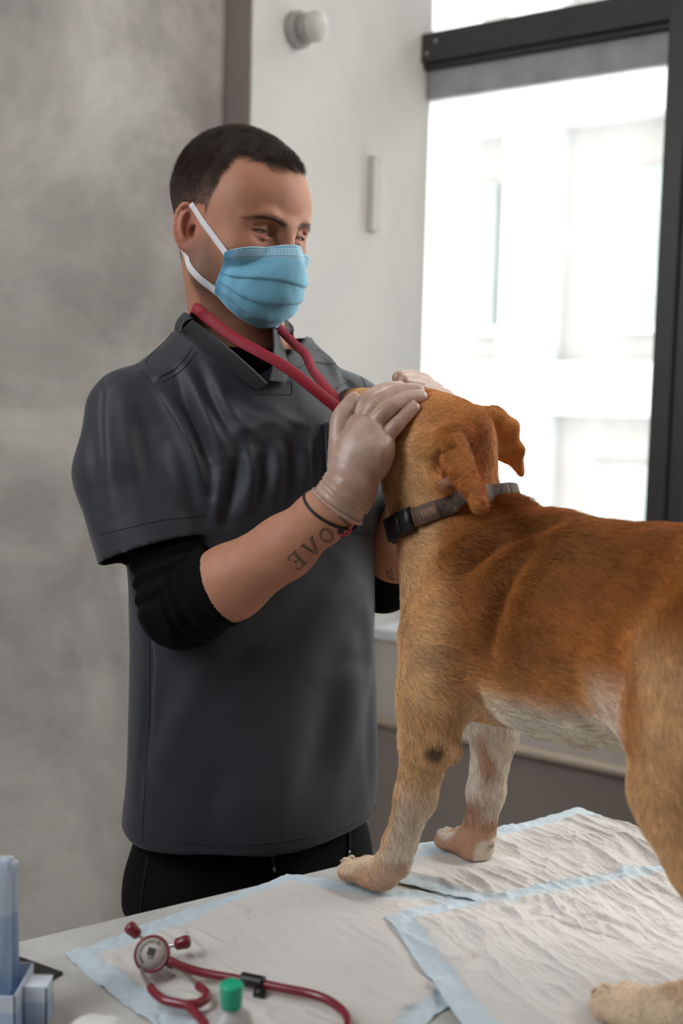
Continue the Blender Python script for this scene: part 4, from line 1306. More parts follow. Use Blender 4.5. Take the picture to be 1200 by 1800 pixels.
def stitches(px, step=7.0, ln=.55, r=.0005):
    """a row of short stitches along a line on the cloth"""
    n = max(4, int(sum(math.dist(a, b) for a, b in zip(px, px[1:])) / step)); pts, nn_ = snap(gb, px, .0004, n * 2); out = []
    for k in range(0, 2 * n - 1, 2): out.append(tube([pts[k], pts[k] * (1 - ln) + pts[k + 1] * ln + (pts[k + 1] - pts[k]) * .2], r, 5))
    return merge(out)


SEAMS = [
    [(285, 672), (318, 652), (346, 618)], [(280, 664), (312, 645), (338, 612)],                     # right yoke
    [(563, 610), (600, 630), (640, 652)],
    [(234, 590), (262, 574), (300, 556)],
    [(240, 640), (262, 668), (285, 705), (320, 760), (348, 815), (362, 870)],                         # armhole
    [(172, 940), (215, 930), (280, 915), (330, 909), (362, 905)],                                        # sleeve hem
    [(254, 1010), (262, 1120), (263, 1240), (256, 1360), (250, 1480)],                                   # side seam
    [(448, 673), (480, 671), (514, 672)], [(513, 672), (513, 694)], [(513, 694), (452, 693)],                               # placket patch
    [(438, 680), (452, 693)],
    [(230, 1461), (300, 1477), (400, 1484), (480, 1480), (560, 1466), (620, 1446), (668, 1418)],               # hem
    [(626, 650), (640, 672), (647, 700)],
]
V, Fs = merge([seam('s', s) for s in SEAMS]); mesh_obj('seam', V, Fs, M_seam, person)
V, Fs = merge([stitches(s) for s in (SEAMS[11], SEAMS[5], SEAMS[0], SEAMS[7], SEAMS[9], [(558, 615), (598, 636), (636, 657)])]); mesh_obj('stitching', V, Fs, M_tunic, person)['kind'] = 'stuff'

# ribbed neckband
allb = bvh_of(np.vstack([gW, bW, hW, U.wld(uV)]), np.vstack([gQ, bQ + len(gW), hQ + len(gW) + len(bW), uQ + len(gW) + len(bW) + len(hW)]))
M_rib = plain('ribbed_band', srgb(38, 39, 44), .7, sheen=.3)


def band(inner, outer, ncol, off=.002):
    """ribbed strip between two edges given in man coordinates"""
    inner, outer = spline(inner, ncol), spline(outer, ncol); V, Fs = [], []
    for k in range(ncol):
        a, b = inner[k], outer[k]; nrm = np.cross(outer[min(k + 1, ncol - 1)] - outer[max(k - 1, 0)], a - b); nrm /= np.linalg.norm(nrm) + 1e-9
        if nrm @ np.array([(a[0] + b[0]) / 2, (a[1] + b[1]) / 2 + .02, 0]) < 0: nrm = -nrm
        rib = .0008 * (k % 2)
        for j in range(6):
            t = j / 5; V.append(a * (1 - t) + b * t + nrm * (off + rib + .004 * math.sin(math.pi * t)))
    for k in range(ncol - 1):
        for j in range(5):
            q = k * 6 + j; Fs.append((q, q + 1, q + 7, q + 6))
    return [MO + MAX.T @ v for v in V], Fs


def ring(ang_list, grow, zoff):
    return [np.array([.006 + (.066 + grow) * math.sin(a), -.014 + (.063 + grow) * math.cos(a), 1.545 + zoff - .004 * math.cos(a)]) for a in ang_list]


def nsn(px, off=.003):
    p, _ = snap(gb, px, off); return [ml(q) for q in p]


ri = ring(np.radians([75, 100, 135, 180, 225, 260, 285]), 0.004, .014); ro = ring(np.radians([75, 100, 135, 180, 225, 260, 285]), .016, -.012)
ni = [mp(342, 562, 1.405), mp(380, 590, 1.385), mp(415, 618, 1.372), mp(446, 645, 1.366), mp(471, 669, 1.366)]
no = [ml(q) for q in snap(gb, [(325, 585), (352, 607), (390, 634), (424, 660), (448, 676)], .002)[0]]
fi = [mp(473, 669, 1.368), mp(478, 640, 1.385), mp(480, 610, 1.40), mp(478, 580, 1.425)]
fo = [ml(q) for q in snap(gb, [(498, 676), (505, 645), (507, 612), (500, 588)], .002)[0]]
V1, F1 = band(ri[0:1] * 0 + ni[::-1] + ri[::1][1:], no[::-1] + ro[1:], 150) if False else band(ni[::-1], no[::-1], 150)
nbk = mesh_obj('neckband', V1, F1, M_rib, person, False); sm = nbk.modifiers.new('s', 'SOLIDIFY'); sm.thickness = .0025; sm.offset = -1
V1, F1 = band(fi, fo, 110); nbk = mesh_obj('neckband', V1, F1, M_rib, person, False); sm = nbk.modifiers.new('s', 'SOLIDIFY'); sm.thickness = .0025; sm.offset = -1
bi = [ni[0]] + [p for p in ri[1:6]] + [fi[-1]]; bo = [no[0]] + ro[1:6] + [fo[-1]]
V1, F1 = band(bi, bo, 220); nbk = mesh_obj('neckband', V1, F1, M_rib, person, False); sm = nbk.modifiers.new('s', 'SOLIDIFY'); sm.thickness = .0025; sm.offset = -1

# chest pocket
pk = [(556, 742), (600, 748), (660, 756), (672, 930), (640, 938), (600, 938), (566, 935)]
g0 = [(556 + (690 - 556) * u, 744 + 14 * u) for u in np.linspace(0, 1, 14)]
V, Fs = [], []
for j in range(24):
    v = j / 23
    for i in range(14):
        u = i / 13; V.append((568 + 110 * u + 6 * v, 744 + 12 * u + 188 * v - 4 * u * v))
pp, pn = snap(gb, V, .0022); Fs = [(14 * j + i, 14 * j + i + 1, 14 * j + i + 15, 14 * j + i + 14) for j in range(23) for i in range(13)]
po = mesh_obj('pocket', pp, Fs, M_tunic, person); sm = po.modifiers.new('s', 'SOLIDIFY'); sm.thickness = .002; sm.offset = -1
pb = bvh_of(pp, np.array(Fs))
SV = []
for px in ([(571, 752), (620, 758), (676, 764)], [(571, 768), (620, 774), (676, 780)], [(573, 750), (576, 840), (578, 925)], [(590, 772), (594, 850), (597, 925)], [(577, 925), (630, 934), (682, 938)]):
    pts, _ = snap(pb, px, .0008, 30); SV.append(tube(pts, .0006, 5))
V, Fs = merge(SV); mesh_obj('pocket_stitching', V, Fs, M_seam, po)

# lanyard round the neck and down to the pocket
M_lan = plain('red_lanyard', srgb(146, 11, 38), .6, noise=.06, nscale=200, bump=.4, bscale=900)
allb = bvh_of(np.vstack([gW, hW]), np.vstack([gQ, hQ + len(gW)]))
near_px = [(341, 541), (365, 559), (407, 591), (450, 616), (492, 639), (526, 663), (552, 684), (575, 703), (591, 717), (598, 735)]
far_px = [(482, 566), (495, 582), (518, 605), (538, 625), (549, 650), (569, 676), (590, 699), (600, 712)]
p1 = np.array([P(x, y, Y) for (x, y), Y in zip(near_px, [1.40, 1.386, 1.372, 1.362, 1.357, 1.356, 1.357, 1.36, 1.363, 1.366])])
n1 = np.array([[-.62, -.70, .35], [-.55, -.72, .40], [-.45, -.76, .45], [-.35, -.80, .45], [-.25, -.84, .45], [-.15, -.88, .40], [-.1, -.90, .35], [-.05, -.92, .3], [0, -.93, .3], [0, -.93, .3]]); n1 /= np.linalg.norm(n1, axis=1)[:, None]
p2 = np.array([P(x, y, Y) for (x, y), Y in zip(far_px, [1.465, 1.452, 1.442, 1.435, 1.427, 1.418, 1.408, 1.398])]); n2 = np.tile(np.array([.35, -.80, .45]) / np.linalg.norm([.35, -.80, .45]), (len(p2), 1))
nk = MO + MAX.T @ np.array([.006, -.014, 0]); back = []
for a in np.radians([250, 220, 180, 140, 110]):
    back.append(MO + MAX.T @ np.array([.006 + .064 * math.sin(a), -.014 + .062 * math.cos(a), 1.557]))
bn = [np.array([*((b - nk)[:2] / np.linalg.norm((b - nk)[:2])), .25]) for b in back]
pts = np.vstack([p2[::-1], back, p1]); nor = np.vstack([n2[::-1], bn, n1])
pts = spline(pts, 120); nor = spline(nor, 120); nor /= np.linalg.norm(nor, axis=1)[:, None]
V, Fs = ribbon(pts, nor, .0138, .0012); mesh_obj('lanyard', V, Fs, M_lan, person)
# ---- face mask
K = Sculpt((-.10, -.03, -.16), (.10, .16, .04), .0025, HO, HAX)
K.ell((0, .044, -.058), (.0625, .062, .070), .02)
K.cone((0, .100, -.012), (0, .110, -.038), .010, .013, .05)
K.ell((0, .074, -.072), (.040, .040, .040), .04)
nu, nv = 150, 110
u, v = np.meshgrid(np.linspace(-1, 1, nu), np.linspace(0, 1, nv), indexing='ij'); u, v = u.ravel(), v.ravel()
ph_ = np.radians(u * (60 + 10 * v)); tht = 24 - 12 * u ** 2; thb = -50 + 21 * np.abs(u) ** 2.2
th_ = np.radians(tht + (thb - tht) * v); c0 = np.array([0, .022, -.052])
dr = np.stack([np.sin(ph_) * np.cos(th_), np.cos(ph_) * np.cos(th_), np.sin(th_)], 1)
R_ = np.full(len(u), .03); done = np.zeros(len(u), bool)
for t in np.linspace(.14, .03, 170):
    q = c0 + dr * t
    f = np.minimum(K.sample(q), H.sample(q) - .0030)
    hit = (f < 0) & ~done; R_[hit] = t; done |= hit
Rg = R_.reshape(nu, nv)
for _ in range(6):
    Rp = np.pad(Rg, 1, mode='edge'); Rg = np.maximum(Rg, (Rp[:-2, 1:-1] + Rp[2:, 1:-1] + Rp[1:-1, :-2] + Rp[1:-1, 2:]) / 4) * .5 + .5 * (Rp[:-2, 1:-1] + Rp[2:, 1:-1] + Rp[1:-1, :-2] + Rp[1:-1, 2:]) / 4
R_ = Rg.ravel() + .0012
# pleats: stepped folds across the middle, plus small creases
q = c0 + dr * R_[:, None]
ple = np.zeros(len(u))
for v0, amp in ((.36, .0034), (.58, .0036), (.78, .003)):
    vv_ = v - (v0 + .05 * u + .03 * np.sin(u * 5 + v0 * 9)); ple += amp * np.where(vv_ < 0, np.exp(-(vv_ / .11) ** 2), np.exp(-(vv_ / .018) ** 2))
ple *= sstep(1.0, .80, np.abs(u)) ; ple += .0016 * vnoise(q, 42, 3) * sstep(.12, .3, v) + .0008 * vnoise(q, 95, 4) * sstep(.12, .3, v)
q = c0 + dr * (R_ + ple + .0012 * sstep(.13, .11, v))[:, None]
band_, side_ = v < .135, np.abs(u) > .90
blue, pale, white_ = (np.array(srgb(*c)[:3]) for c in ((116, 178, 204), (164, 202, 222), (226, 228, 232)))
mc = np.tile(blue, (len(u), 1)); mc[band_] = pale; mc[side_] = np.array(srgb(106, 170, 202)[:3])
dot = ((np.arange(nu) % 3) != 0)[:, None] & np.isin(np.arange(nv), [2, 3, 6, 9, 12])[None, :]
mc[(dot.ravel()) & band_] = np.array(srgb(84, 150, 186)[:3])
ii = np.arange(nu); dot2 = np.isin(ii, [3, 6, 9, nu - 4, nu - 7, nu - 10])[:, None] & ((np.arange(nv) % 4) < 2)[None, :]
mc[dot2.ravel()] = np.array(srgb(84, 150, 186)[:3])
mc[(v > .965)] = pale
tm = NT('blue_nonwoven'); a_ = tm.n('ShaderNodeAttribute'); a_.attribute_name = 'Col'; tm.l(a_.outputs['Color'], tm.b.inputs['Base Color'])
tm.b.inputs['Roughness'].default_value = .7; tm.b.inputs['Sheen Weight'].default_value = .2; tm.bump(tm.noise(tm.coord('Object'), 1100, 3), .3, .0006)
i = np.arange(nu * nv).reshape(nu, nv); Q = np.stack([i[:-1, :-1], i[:-1, 1:], i[1:, 1:], i[1:, :-1]], -1).reshape(-1, 4)
fm_ = mesh_obj('face_mask', H.wld(q), Q, tm.m, person, col=mc); fm_['label'] = 'pleated blue disposable face mask'
sm = fm_.modifiers.new('s', 'SOLIDIFY'); sm.thickness = .0016; sm.offset = -1
M_strap = plain('white_ear_loop', srgb(224, 220, 222), .75, bump=.4, bscale=900)
qg = q.reshape(nu, nv, 3)
for sg in (1, -1):
    ku = nu - 4 if sg > 0 else 3
    a, b = qg[ku, 6], qg[ku, nv - 8]
    et, eb = np.array([sg * .0815, -.004, .020]), np.array([sg * .078, -.014, -.040])
    for s0, s1, nm in ((a, et, 'top'), (b, eb, 'low')):
        ps, ns = [], []
        for t in np.linspace(0, 1, 24):
            p = s0 * (1 - t) + s1 * t
            loc_, n_, _, _ = hbv.find_nearest(Vector(p)); loc_, n_ = np.array(loc_), np.array(n_)
            dist = (p - loc_) @ n_
            if dist < .0016: p = loc_ + n_ * .0016
            ps.append(p); nn_ = np.array([sg * .9, .42, -.1]) * .6 + n_ * .4; ns.append(nn_ / np.linalg.norm(nn_))
        ps = np.array(ps); ps[1:-1] = (ps[:-2] + ps[1:-1] * 2 + ps[2:]) / 4
        V, Fs = ribbon(H.wld(ps), H.wld(np.array(ns)) - HO, np.linspace(.0088, .0075, 24) * (1 if nm == 'top' else 1.1), .0008)
        mesh_obj('ear_loop', V, Fs, M_strap, fm_)
    tab_ = [qg[ku - (4 if sg > 0 else -4), 2], qg[ku - (4 if sg > 0 else -4), 12]]
# ---- gloved hands
tg_ = NT('latex_glove'); vv = tg_.coord('Object')
tg_.l(tg_.ramp(tg_.noise(vv, 26, 4, .6, .8), [(.35, srgb(170, 134, 118)), (.52, srgb(184, 152, 136)), (.7, srgb(194, 166, 152))]), tg_.b.inputs['Base Color'])
tg_.b.inputs['Roughness'].default_value = .38; tg_.b.inputs['Specular IOR Level'].default_value = .5
tg_.b.inputs['Subsurface Weight'].default_value = .1; tg_.b.inputs['Subsurface Radius'].default_value = (.008, .004, .003); tg_.b.inputs['Subsurface Scale'].default_value = .5
tg_.bump(tg_.noise(tg_.coord('Object', (1, 1, 1)), 160, 4, .6, 1.5), .22, .0012)
M_glove = tg_.m


def hand(name, fingers, thumb, wrist, palm, frame_lo, frame_hi, cuff, wr, wrinkle, label):
    G_ = Sculpt(frame_lo, frame_hi, .0014)
    mcps = [f[0] for f in fingers]
    for m in mcps: G_.cone(wrist, m, wr * .80, .0118, .016)
    for m0, m1 in zip(mcps, mcps[1:]): G_.cone(m0, m1, .0112, .0112, .008)
    for c, r in palm: G_.ell(c, (r, r, r), .02)
    for f, r in zip(fingers, (.0098, .0102, .0097, .0086)):
        pf = spline(f, 26); G_.chain(pf, r * np.interp(np.linspace(0, 3, 26), [0, .7, 1, 1.5, 2, 2.6, 3], [1.12, 1.0, 1.03, .95, .96, .90, .80]), .0006)
    G_.chain(spline(thumb, 22), np.interp(np.linspace(0, 3, 22), [0, 1, 2, 3], [.0165, .0122, .0104, .0084]), .0012)
    G_.chain(cuff, [wr, wr * 1.02, wr * 1.08], .008)
    v, q = G_.mesh(); n = normals(v, q)
    ax = cuff[-1] - cuff[0]; L = np.linalg.norm(ax); ax /= L
    s = (v - cuff[0]) @ ax; d = np.linalg.norm(v - cuff[0] - s[:, None] * ax, axis=1)
    m = sstep(-.05, -.01, s) * (d < wr * 1.7)
    # crinkles running round the wrist
    v = v + n * (m * .0011 * (1 - 2 * np.abs(vnoise(np.c_[s * 3.2, v @ np.array([.3, .2, .1]), 0 * s + .3], 62, 2))) + .0004 * vnoise(v, 110, 5))[:, None]
    for _ in range(3):                                        # rest on the coat instead of sinking into it
        pl_ = (v - DO) @ DAX.T; f_ = D.sample(pl_); e_ = .002
        gr_ = np.stack([D.sample(pl_ + np.eye(3)[k] * e_) - f_ for k in range(3)], 1) / e_; gr_ /= np.linalg.norm(gr_, axis=1)[:, None] + 1e-6
        v = v + (gr_ @ DAX) * np.clip(.0005 - f_, 0, .006)[:, None]
    kq = s < L * .97
    v, q, _ = keep(v, q, kq)
    o = mesh_obj(name, v, q, M_glove, person); o['label'] = label
    sm = o.modifiers.new('s', 'SOLIDIFY'); sm.thickness = .0006; sm.offset = -1
    # rolled rim: ring through the cut edge
    s2 = (v - cuff[0]) @ ax; e = v[s2 > L * .97 - .0022]; c = e.mean(0); e1 = np.cross(ax, [0, .3, 1]); e1 /= np.linalg.norm(e1); e2 = np.cross(ax, e1)
    an = np.arctan2((e - c) @ e2, (e - c) @ e1); rr = np.linalg.norm((e - c) - ((e - c) @ ax)[:, None] * ax, axis=1)
    pts = []
    for a in np.linspace(-math.pi, math.pi, 41)[:-1]:
        w_ = np.exp(-((np.angle(np.exp(1j * (an - a)))) / .25) ** 2); r_ = (rr * w_).sum() / w_.sum()
        pts.append(c + ax * .0012 + (e1 * math.cos(a) + e2 * math.sin(a)) * (r_ + .001))
    pts.append(pts[0]); pts.append(pts[1]); V, Fs = tube(spline(pts, 90), .0023, 8); mesh_obj('cuff_rim', V, Fs, M_glove, o)
    return o, v, q


W_R = P(612, 862, 1.25)
fR = [[P(622, 752, 1.280), P(642, 708, 1.290), P(672, 688, 1.318), P(702, 681, 1.335)],
      [P(633, 752, 1.272), P(660, 713, 1.276), P(700, 691, 1.292), P(734, 687, 1.303)],
      [P(650, 758, 1.264), P(679, 722, 1.266), P(714, 702, 1.279), P(739, 697, 1.287)],
      [P(668, 780, 1.262), P(692, 752, 1.260), P(711, 732, 1.266), P(727, 717, 1.271)]]
tR = [P(603, 815, 1.258), P(597, 770, 1.268), P(600, 733, 1.276), P(621, 702, 1.290)]
palR = [(P(622, 800, 1.268), .025), (P(650, 800, 1.262), .024)]
gloR, gRV, gRQ = hand('glove', fR, tR, W_R, palR, np.array([-.06, 1.17, 1.27]), np.array([.14, 1.42, 1.51]), [P(612, 862, 1.25), P(602, 876, 1.25), P(592, 890, 1.252)], .0272, 1, 'glove over the dog\'s near cheek')
W_L = P(752, 835, 1.44)
fL = [[P(764, 735, 1.435), P(752, 678, 1.425), P(724, 664, 1.395), P(700, 664, 1.372)],
      [P(776, 742, 1.428), P(768, 690, 1.415), P(736, 676, 1.380), P(710, 671, 1.355)],
      [P(790, 750, 1.420), P(788, 704, 1.405), P(766, 692, 1.375), P(744, 688, 1.352)],
      [P(802, 762, 1.412), P(808, 722, 1.40), P(796, 707, 1.378), P(780, 700, 1.358)]]
tL = [P(738, 800, 1.44), P(716, 760, 1.445), P(690, 730, 1.44), P(668, 712, 1.43)]
palL = [(P(768, 785, 1.432), .024), (P(782, 790, 1.425), .022)]
gloL, gLV, gLQ = hand('glove', fL, tL, W_L, palL, np.array([-.0, 1.32, 1.33]), np.array([.20, 1.50, 1.53]), [P(752, 835, 1.44), P(748, 850, 1.45), P(744, 866, 1.46)], .0265, 1, 'glove over the far side of the dog\'s head')

# ---- bracelet and tattoos on the forearms
bb = bvh_of(bW, bQ)
M_cord = plain('black_cord', srgb(20, 19, 20), .6)
M_redc = plain('red_thread', srgb(190, 60, 60), .6)
cA_, cB_ = P(580, 898, 1.255), None
axw = FA[4] - FA[2]; axw = MAX.T @ axw; axw /= np.linalg.norm(axw)
cc = P(582, 900, 1.256); e1 = np.cross(axw, [0, -1, 0.2]); e1 /= np.linalg.norm(e1); e2 = np.cross(axw, e1)
pl_n = axw * .88 + np.array([.0, -.25, -.30]); ring_ = []
for a in np.linspace(0, 2 * math.pi, 49):
    dd = e1 * math.cos(a) + e2 * math.sin(a); h = bb.ray_cast(Vector(cc + dd * .08), Vector(-dd))
    p = np.array(h[0]) if h[0] is not None else cc + dd * .03
    ring_.append(p + dd * .0016 + axw * (.010 * math.cos(a)))
V, Fs = tube(ring_, .0016, 8, False); br = mesh_obj('bracelet', V, Fs, M_cord, person); br['label'] = 'thin black cord bracelet tied with red thread'
kn, _ = snap(bb, [(597, 934), (601, 938)], .002)
V, Fs = tube(spline([kn[0] + [0, 0, .004], kn[0], kn[1]], 8), .0032, 8); mesh_obj('knot', V, Fs, M_cord, br)
lp = [kn[0] + np.array([.001 * x, -.002, .001 * y]) for x, y in ((-3, -1), (2, -3), (8, -2), (12, 4), (10, 9), (9, 3), (3, -1), (-2, 1))]
V, Fs = tube(spline(lp, 40), .0006, 6); mesh_obj('thread', V, Fs, M_redc, br)
M_ink = plain('tattoo_ink', srgb(66, 58, 58), .6)


def ink(strokes, w=.0011):
    out = []
    for s in strokes:
        pts, nn_ = snap(bb, s, .00025, max(6, 4 * len(s))); out.append(ribbon(pts, nn_, w, .00008))
    return merge(out)


def xf(o, ux, uy, pts): return [(o[0] + ux[0] * x + uy[0] * y, o[1] + ux[1] * x + uy[1] * y) for x, y in pts]


# letters read from the wrist toward the elbow; ux = reading direction, uy = up of the letter
L_ = lambda o, s: [xf(o, (-.70, .66), (.66, .75), p) for p in s]
# L (partly under the bracelet), O, V, E with slab serifs, tops toward the upper left of the arm
ux, uy = (-17, 15), (-13, -15)


def letter(c, strokes, sx=1.0, sy=1.0): return [[(c[0] + sx * ux[0] * x + sy * uy[0] * y, c[1] + sx * ux[1] * x + sy * uy[1] * y) for x, y in s] for s in strokes]


Ls = [[(-.3, -.9), (-.3, .9)], [(-.1, -.9), (-.1, .9)], [(-.6, .9), (.2, .9)], [(-.6, -.9), (.6, -.9)], [(.6, -.9), (.6, -.45)]]
Os = [[(.62 * math.cos(a), .85 * math.sin(a)) for a in np.linspace(0, 2 * math.pi, 17)], [(.40 * math.cos(a), .68 * math.sin(a)) for a in np.linspace(.6, 2 * math.pi - .3, 15)]]
Vs = [[(-.65, .85), (0, -.9), (.65, .85)], [(-.45, .85), (.05, -.55), (.5, .85)], [(-.85, .85), (-.3, .85)], [(.3, .85), (.85, .85)]]
Es = [[(-.4, -.9), (-.4, .9)], [(-.22, -.9), (-.22, .9)], [(-.6, .9), (.55, .9)], [(-.6, -.9), (.55, -.9)], [(-.22, 0), (.25, 0)], [(.55, .9), (.55, .5)], [(.55, -.9), (.55, -.5)], [(.25, .2), (.25, -.2)]]
V, Fs = merge([ink(letter((604, 918), Ls, .62, .62)), ink(letter((574, 941), Os, .78, .78)), ink(letter((548, 962), Vs, .80, .82)), ink(letter((522, 985), Es, .78, .80))])
tat = mesh_obj('tattoo', V, Fs, M_ink, person); tat['label'] = 'four dark tattooed letters along the forearm'
V, Fs = ink([[(682, 996), (688, 1000), (682, 1006), (690, 1008), (686, 1016), (694, 1018)], [(680, 1002), (682, 1016), (692, 1019)]], .0012)
tat = mesh_obj('tattoo', V, Fs, M_ink, person); tat['label'] = 'small dark tattooed squiggle on the far forearm'
# pads, back to front (the front right one lies on the others)
cA = [pxy(112, 1682), pxy(520, 1990), pxy(1010, 1603), pxy(498, 1540)]
pad('pad', cA, .0006, 'white pad with pale blue film edge under the red stethoscope', 1)
cB = [pxy(1022, 1428), pxy(1420, 1500), pxy(1150, 1690), pxy(596, 1522)]
pad('pad', cB, .0026, 'white pad under the front paws, along the far edge of the table', 2)
cC = [pxy(1180, 1530), pxy(1560, 1800), pxy(960, 1990), pxy(672, 1625)]
pad('pad', cC, .0050, 'white pad under the near hind paw, lapping over two others', 3)
# ================================================================== things lying on the table
M_red = plain('burgundy_rubber', srgb(122, 26, 40), .32, noise=.06, coat=.3)
M_steel = plain('brushed_steel', srgb(196, 190, 184), .28, metal=1)
M_blk = plain('black_plastic_clip', srgb(24, 23, 24), .4)
st = empty('stethoscope', PZ(300, 1720, TZ), 'burgundy stethoscope lying across the corner of a white pad', 'stethoscope')
zt = lambda x, y, h: PZ(x, y, TZ + h + .004)
tubing = [zt(297, 1689, .020), zt(322, 1700, .016), zt(356, 1710, .013), zt(410, 1720, .0125), zt(446, 1727, .0125), zt(500, 1738, .0125), zt(556, 1750, .0125), zt(592, 1768, .0125), zt(612, 1795, .012), zt(600, 1840, .011), zt(540, 1880, .010), zt(450, 1870, .010), zt(385, 1830, .010), zt(352, 1790, .0115), zt(328, 1766, .0125)]
V, Fs = tube(spline(tubing, 110), .0042, 12); mesh_obj('tubing', V, Fs, M_red, st)
for pts in ([zt(334, 1768, .0125), zt(312, 1764, .0125), zt(287, 1757, .0125), zt(270, 1744, .0125), zt(264, 1735, .0125)],
            [zt(330, 1766, .0125), zt(348, 1764, .0125), zt(363, 1755, .0125), zt(361, 1744, .0125), zt(348, 1733, .0125)]):
    V, Fs = tube(spline(pts, 24), np.linspace(.0044, .0040, 24), 12); mesh_obj('yoke', V, Fs, M_red, st)
e1p = [zt(266, 1737, .0125), zt(254, 1718, .013), zt(249, 1700, .014), zt(262, 1676, .012), zt(254, 1654, .014), zt(242, 1643, .020)]
e2p = [zt(350, 1735, .0125), zt(332, 1716, .012), zt(306, 1694, .010), zt(282, 1672, .009), zt(298, 1664, .016), zt(310, 1659, .020)]
e2p = [zt(350, 1735, .0125), zt(330, 1714, .012), zt(304, 1688, .010), zt(276, 1672, .009), zt(286, 1666, .014), zt(310, 1660, .018)]
for p_, tipd in ((e1p, 0), (e2p, 1)):
    V, Fs = tube(spline(p_, 36), .0020, 10); et = mesh_obj('ear_tube', V, Fs, M_steel, st)
    q1, q0 = np.array(p_[-1]), np.array(p_[-2]); ax = (q1 - q0) / np.linalg.norm(q1 - q0); b = q1 - ax * .002
    V, Fs = tube([b, b + ax * .002, b + ax * .007, b + ax * .0125, b + ax * .0155, b + ax * .0165], [.0030, .0056, .0060, .0066, .0052, .0022], 18); mesh_obj('ear_tip', V, Fs, M_red, st)
cc_ = zt(267, 1677, .024); nrm = CAM - cc_; nrm /= np.linalg.norm(nrm); nrm = nrm + np.array([-.22, .1, .18]); nrm /= np.linalg.norm(nrm)
ax1 = np.cross([0, 0, 1.0], nrm); ax1 /= np.linalg.norm(ax1); ax2 = np.cross(nrm, ax1)
fcp = lambda x, y, z: cc_ + ax1 * x + ax2 * y + nrm * z
V, Fs = lathe([(.006, -.013), (.0125, -.012), (.0145, -.006), (.0165, -.003), (.0175, .0), (.0172, .0022), (.0150, .0030), (.0145, .0020)], 40, fcp); cpn = mesh_obj('chestpiece', V, Fs, M_red, st)
V, Fs = lathe([(.001, .0016), (.0144, .0016), (.0146, .0023), (.0001, .0024)], 40, fcp); mesh_obj('diaphragm', V, Fs, plain('ivory_membrane', srgb(196, 186, 176), .45), cpn)
V, Fs = tube(spline([fcp(.0135, -.005, -.006), fcp(.019, -.0075, -.006), np.array(tubing[0]) * .5 + fcp(.021, -.0085, -.006) * .5, tubing[0]], 10), .0034, 12); mesh_obj('stem', V, Fs, M_blk, st)
M_print = plain('grey_print', srgb(52, 54, 58), .6)


def lettering(txt, size, parent, place, name='lettering'):
    """flat text as a mesh; place maps (x, y) of the text plane into the world"""
    cu = bpy.data.curves.new('t', 'FONT'); cu.body = txt; cu.size = size; cu.align_x = 'CENTER'; cu.resolution_u = 3
    ob = bpy.data.objects.new('t', cu); COL.objects.link(ob); dg = bpy.context.evaluated_depsgraph_get(); me = ob.evaluated_get(dg).to_mesh()
    V = [place(v.co.x, v.co.y) for v in me.vertices]; Fs = [tuple(f.vertices) for f in me.polygons]
    ob.to_mesh_clear(); bpy.data.objects.remove(ob); bpy.data.curves.remove(cu)
    return V, Fs


word = 'www.kawemed.de'; adv = {'w': 1.15, 'm': 1.3, '.': .55, 'k': .85}
wd = [adv.get(c, .92) for c in word]; tot = sum(wd); acc_ = 0; parts_ = []
for c, w_ in zip(word, wd):
    am = math.radians(238 - 190 * (acc_ + w_ / 2) / tot); acc_ += w_; ca, sa_ = math.cos(am), math.sin(am)
    parts_.append(lettering(c, .0054, None, lambda x, y: fcp(*((.0098 + y) * np.array([ca, sa_]) + x * np.array([sa_, -ca])), .0026)))
V, Fs = merge(parts_); mesh_obj('lettering', V, Fs, M_print, cpn, False)


def quad(p, z=.0027): return [fcp(x, y, z) for x, y in p], [(0, 1, 2, 3)]


rq = lambda x0, y0, x1, y1, a=math.radians(-12): [(x * math.cos(a) - y * math.sin(a), x * math.sin(a) + y * math.cos(a)) for x, y in ((x0, y0), (x1, y0), (x1, y1), (x0, y1))]
V, Fs = merge([quad(rq(-.0045, -.002, .0025, .005)), quad(rq(.0027, -.0045, .0034, .005)), quad(rq(-.0020, -.0047, .0034, -.0041)), quad(rq(-.0020, -.0041, -.0014, -.0022)), quad(rq(.0002, -.0038, .0018, -.0025))])
mesh_obj('emblem', V, Fs, M_print, cpn, False)
tp_ = spline(tubing, 220); i0 = int(np.argmin([math.dist(proj(q), (424, 1722)) for q in tp_])); i1 = int(np.argmin([math.dist(proj(q), (468, 1731)) for q in tp_]))
V, Fs = tube(tp_[i0:i1] + np.array([0, 0, .0012]), .0062, 14); mesh_obj('name_tag', V, Fs, M_blk, st)
mid = (tp_[i0] + tp_[i1]) / 2 - TN * 0 + TN * .011 + np.array([0, 0, -.005]); dt = tp_[i1] - tp_[i0]
V, Fs = tube([mid - dt * .18, mid + dt * .22], .0045, 12); mesh_obj('name_tag_lug', V, Fs, M_blk, st)

def at_height(px, py, z): return PZ(px, py, z)


def hz(x, y, py):
    """height above the table at which a point over (x, y) shows at photo row py"""
    a, b = TZ, TZ + .5
    for _ in range(40):
        m = (a + b) / 2
        if proj((x, y, m))[1] > py: a = m
        else: b = m
    return a - TZ


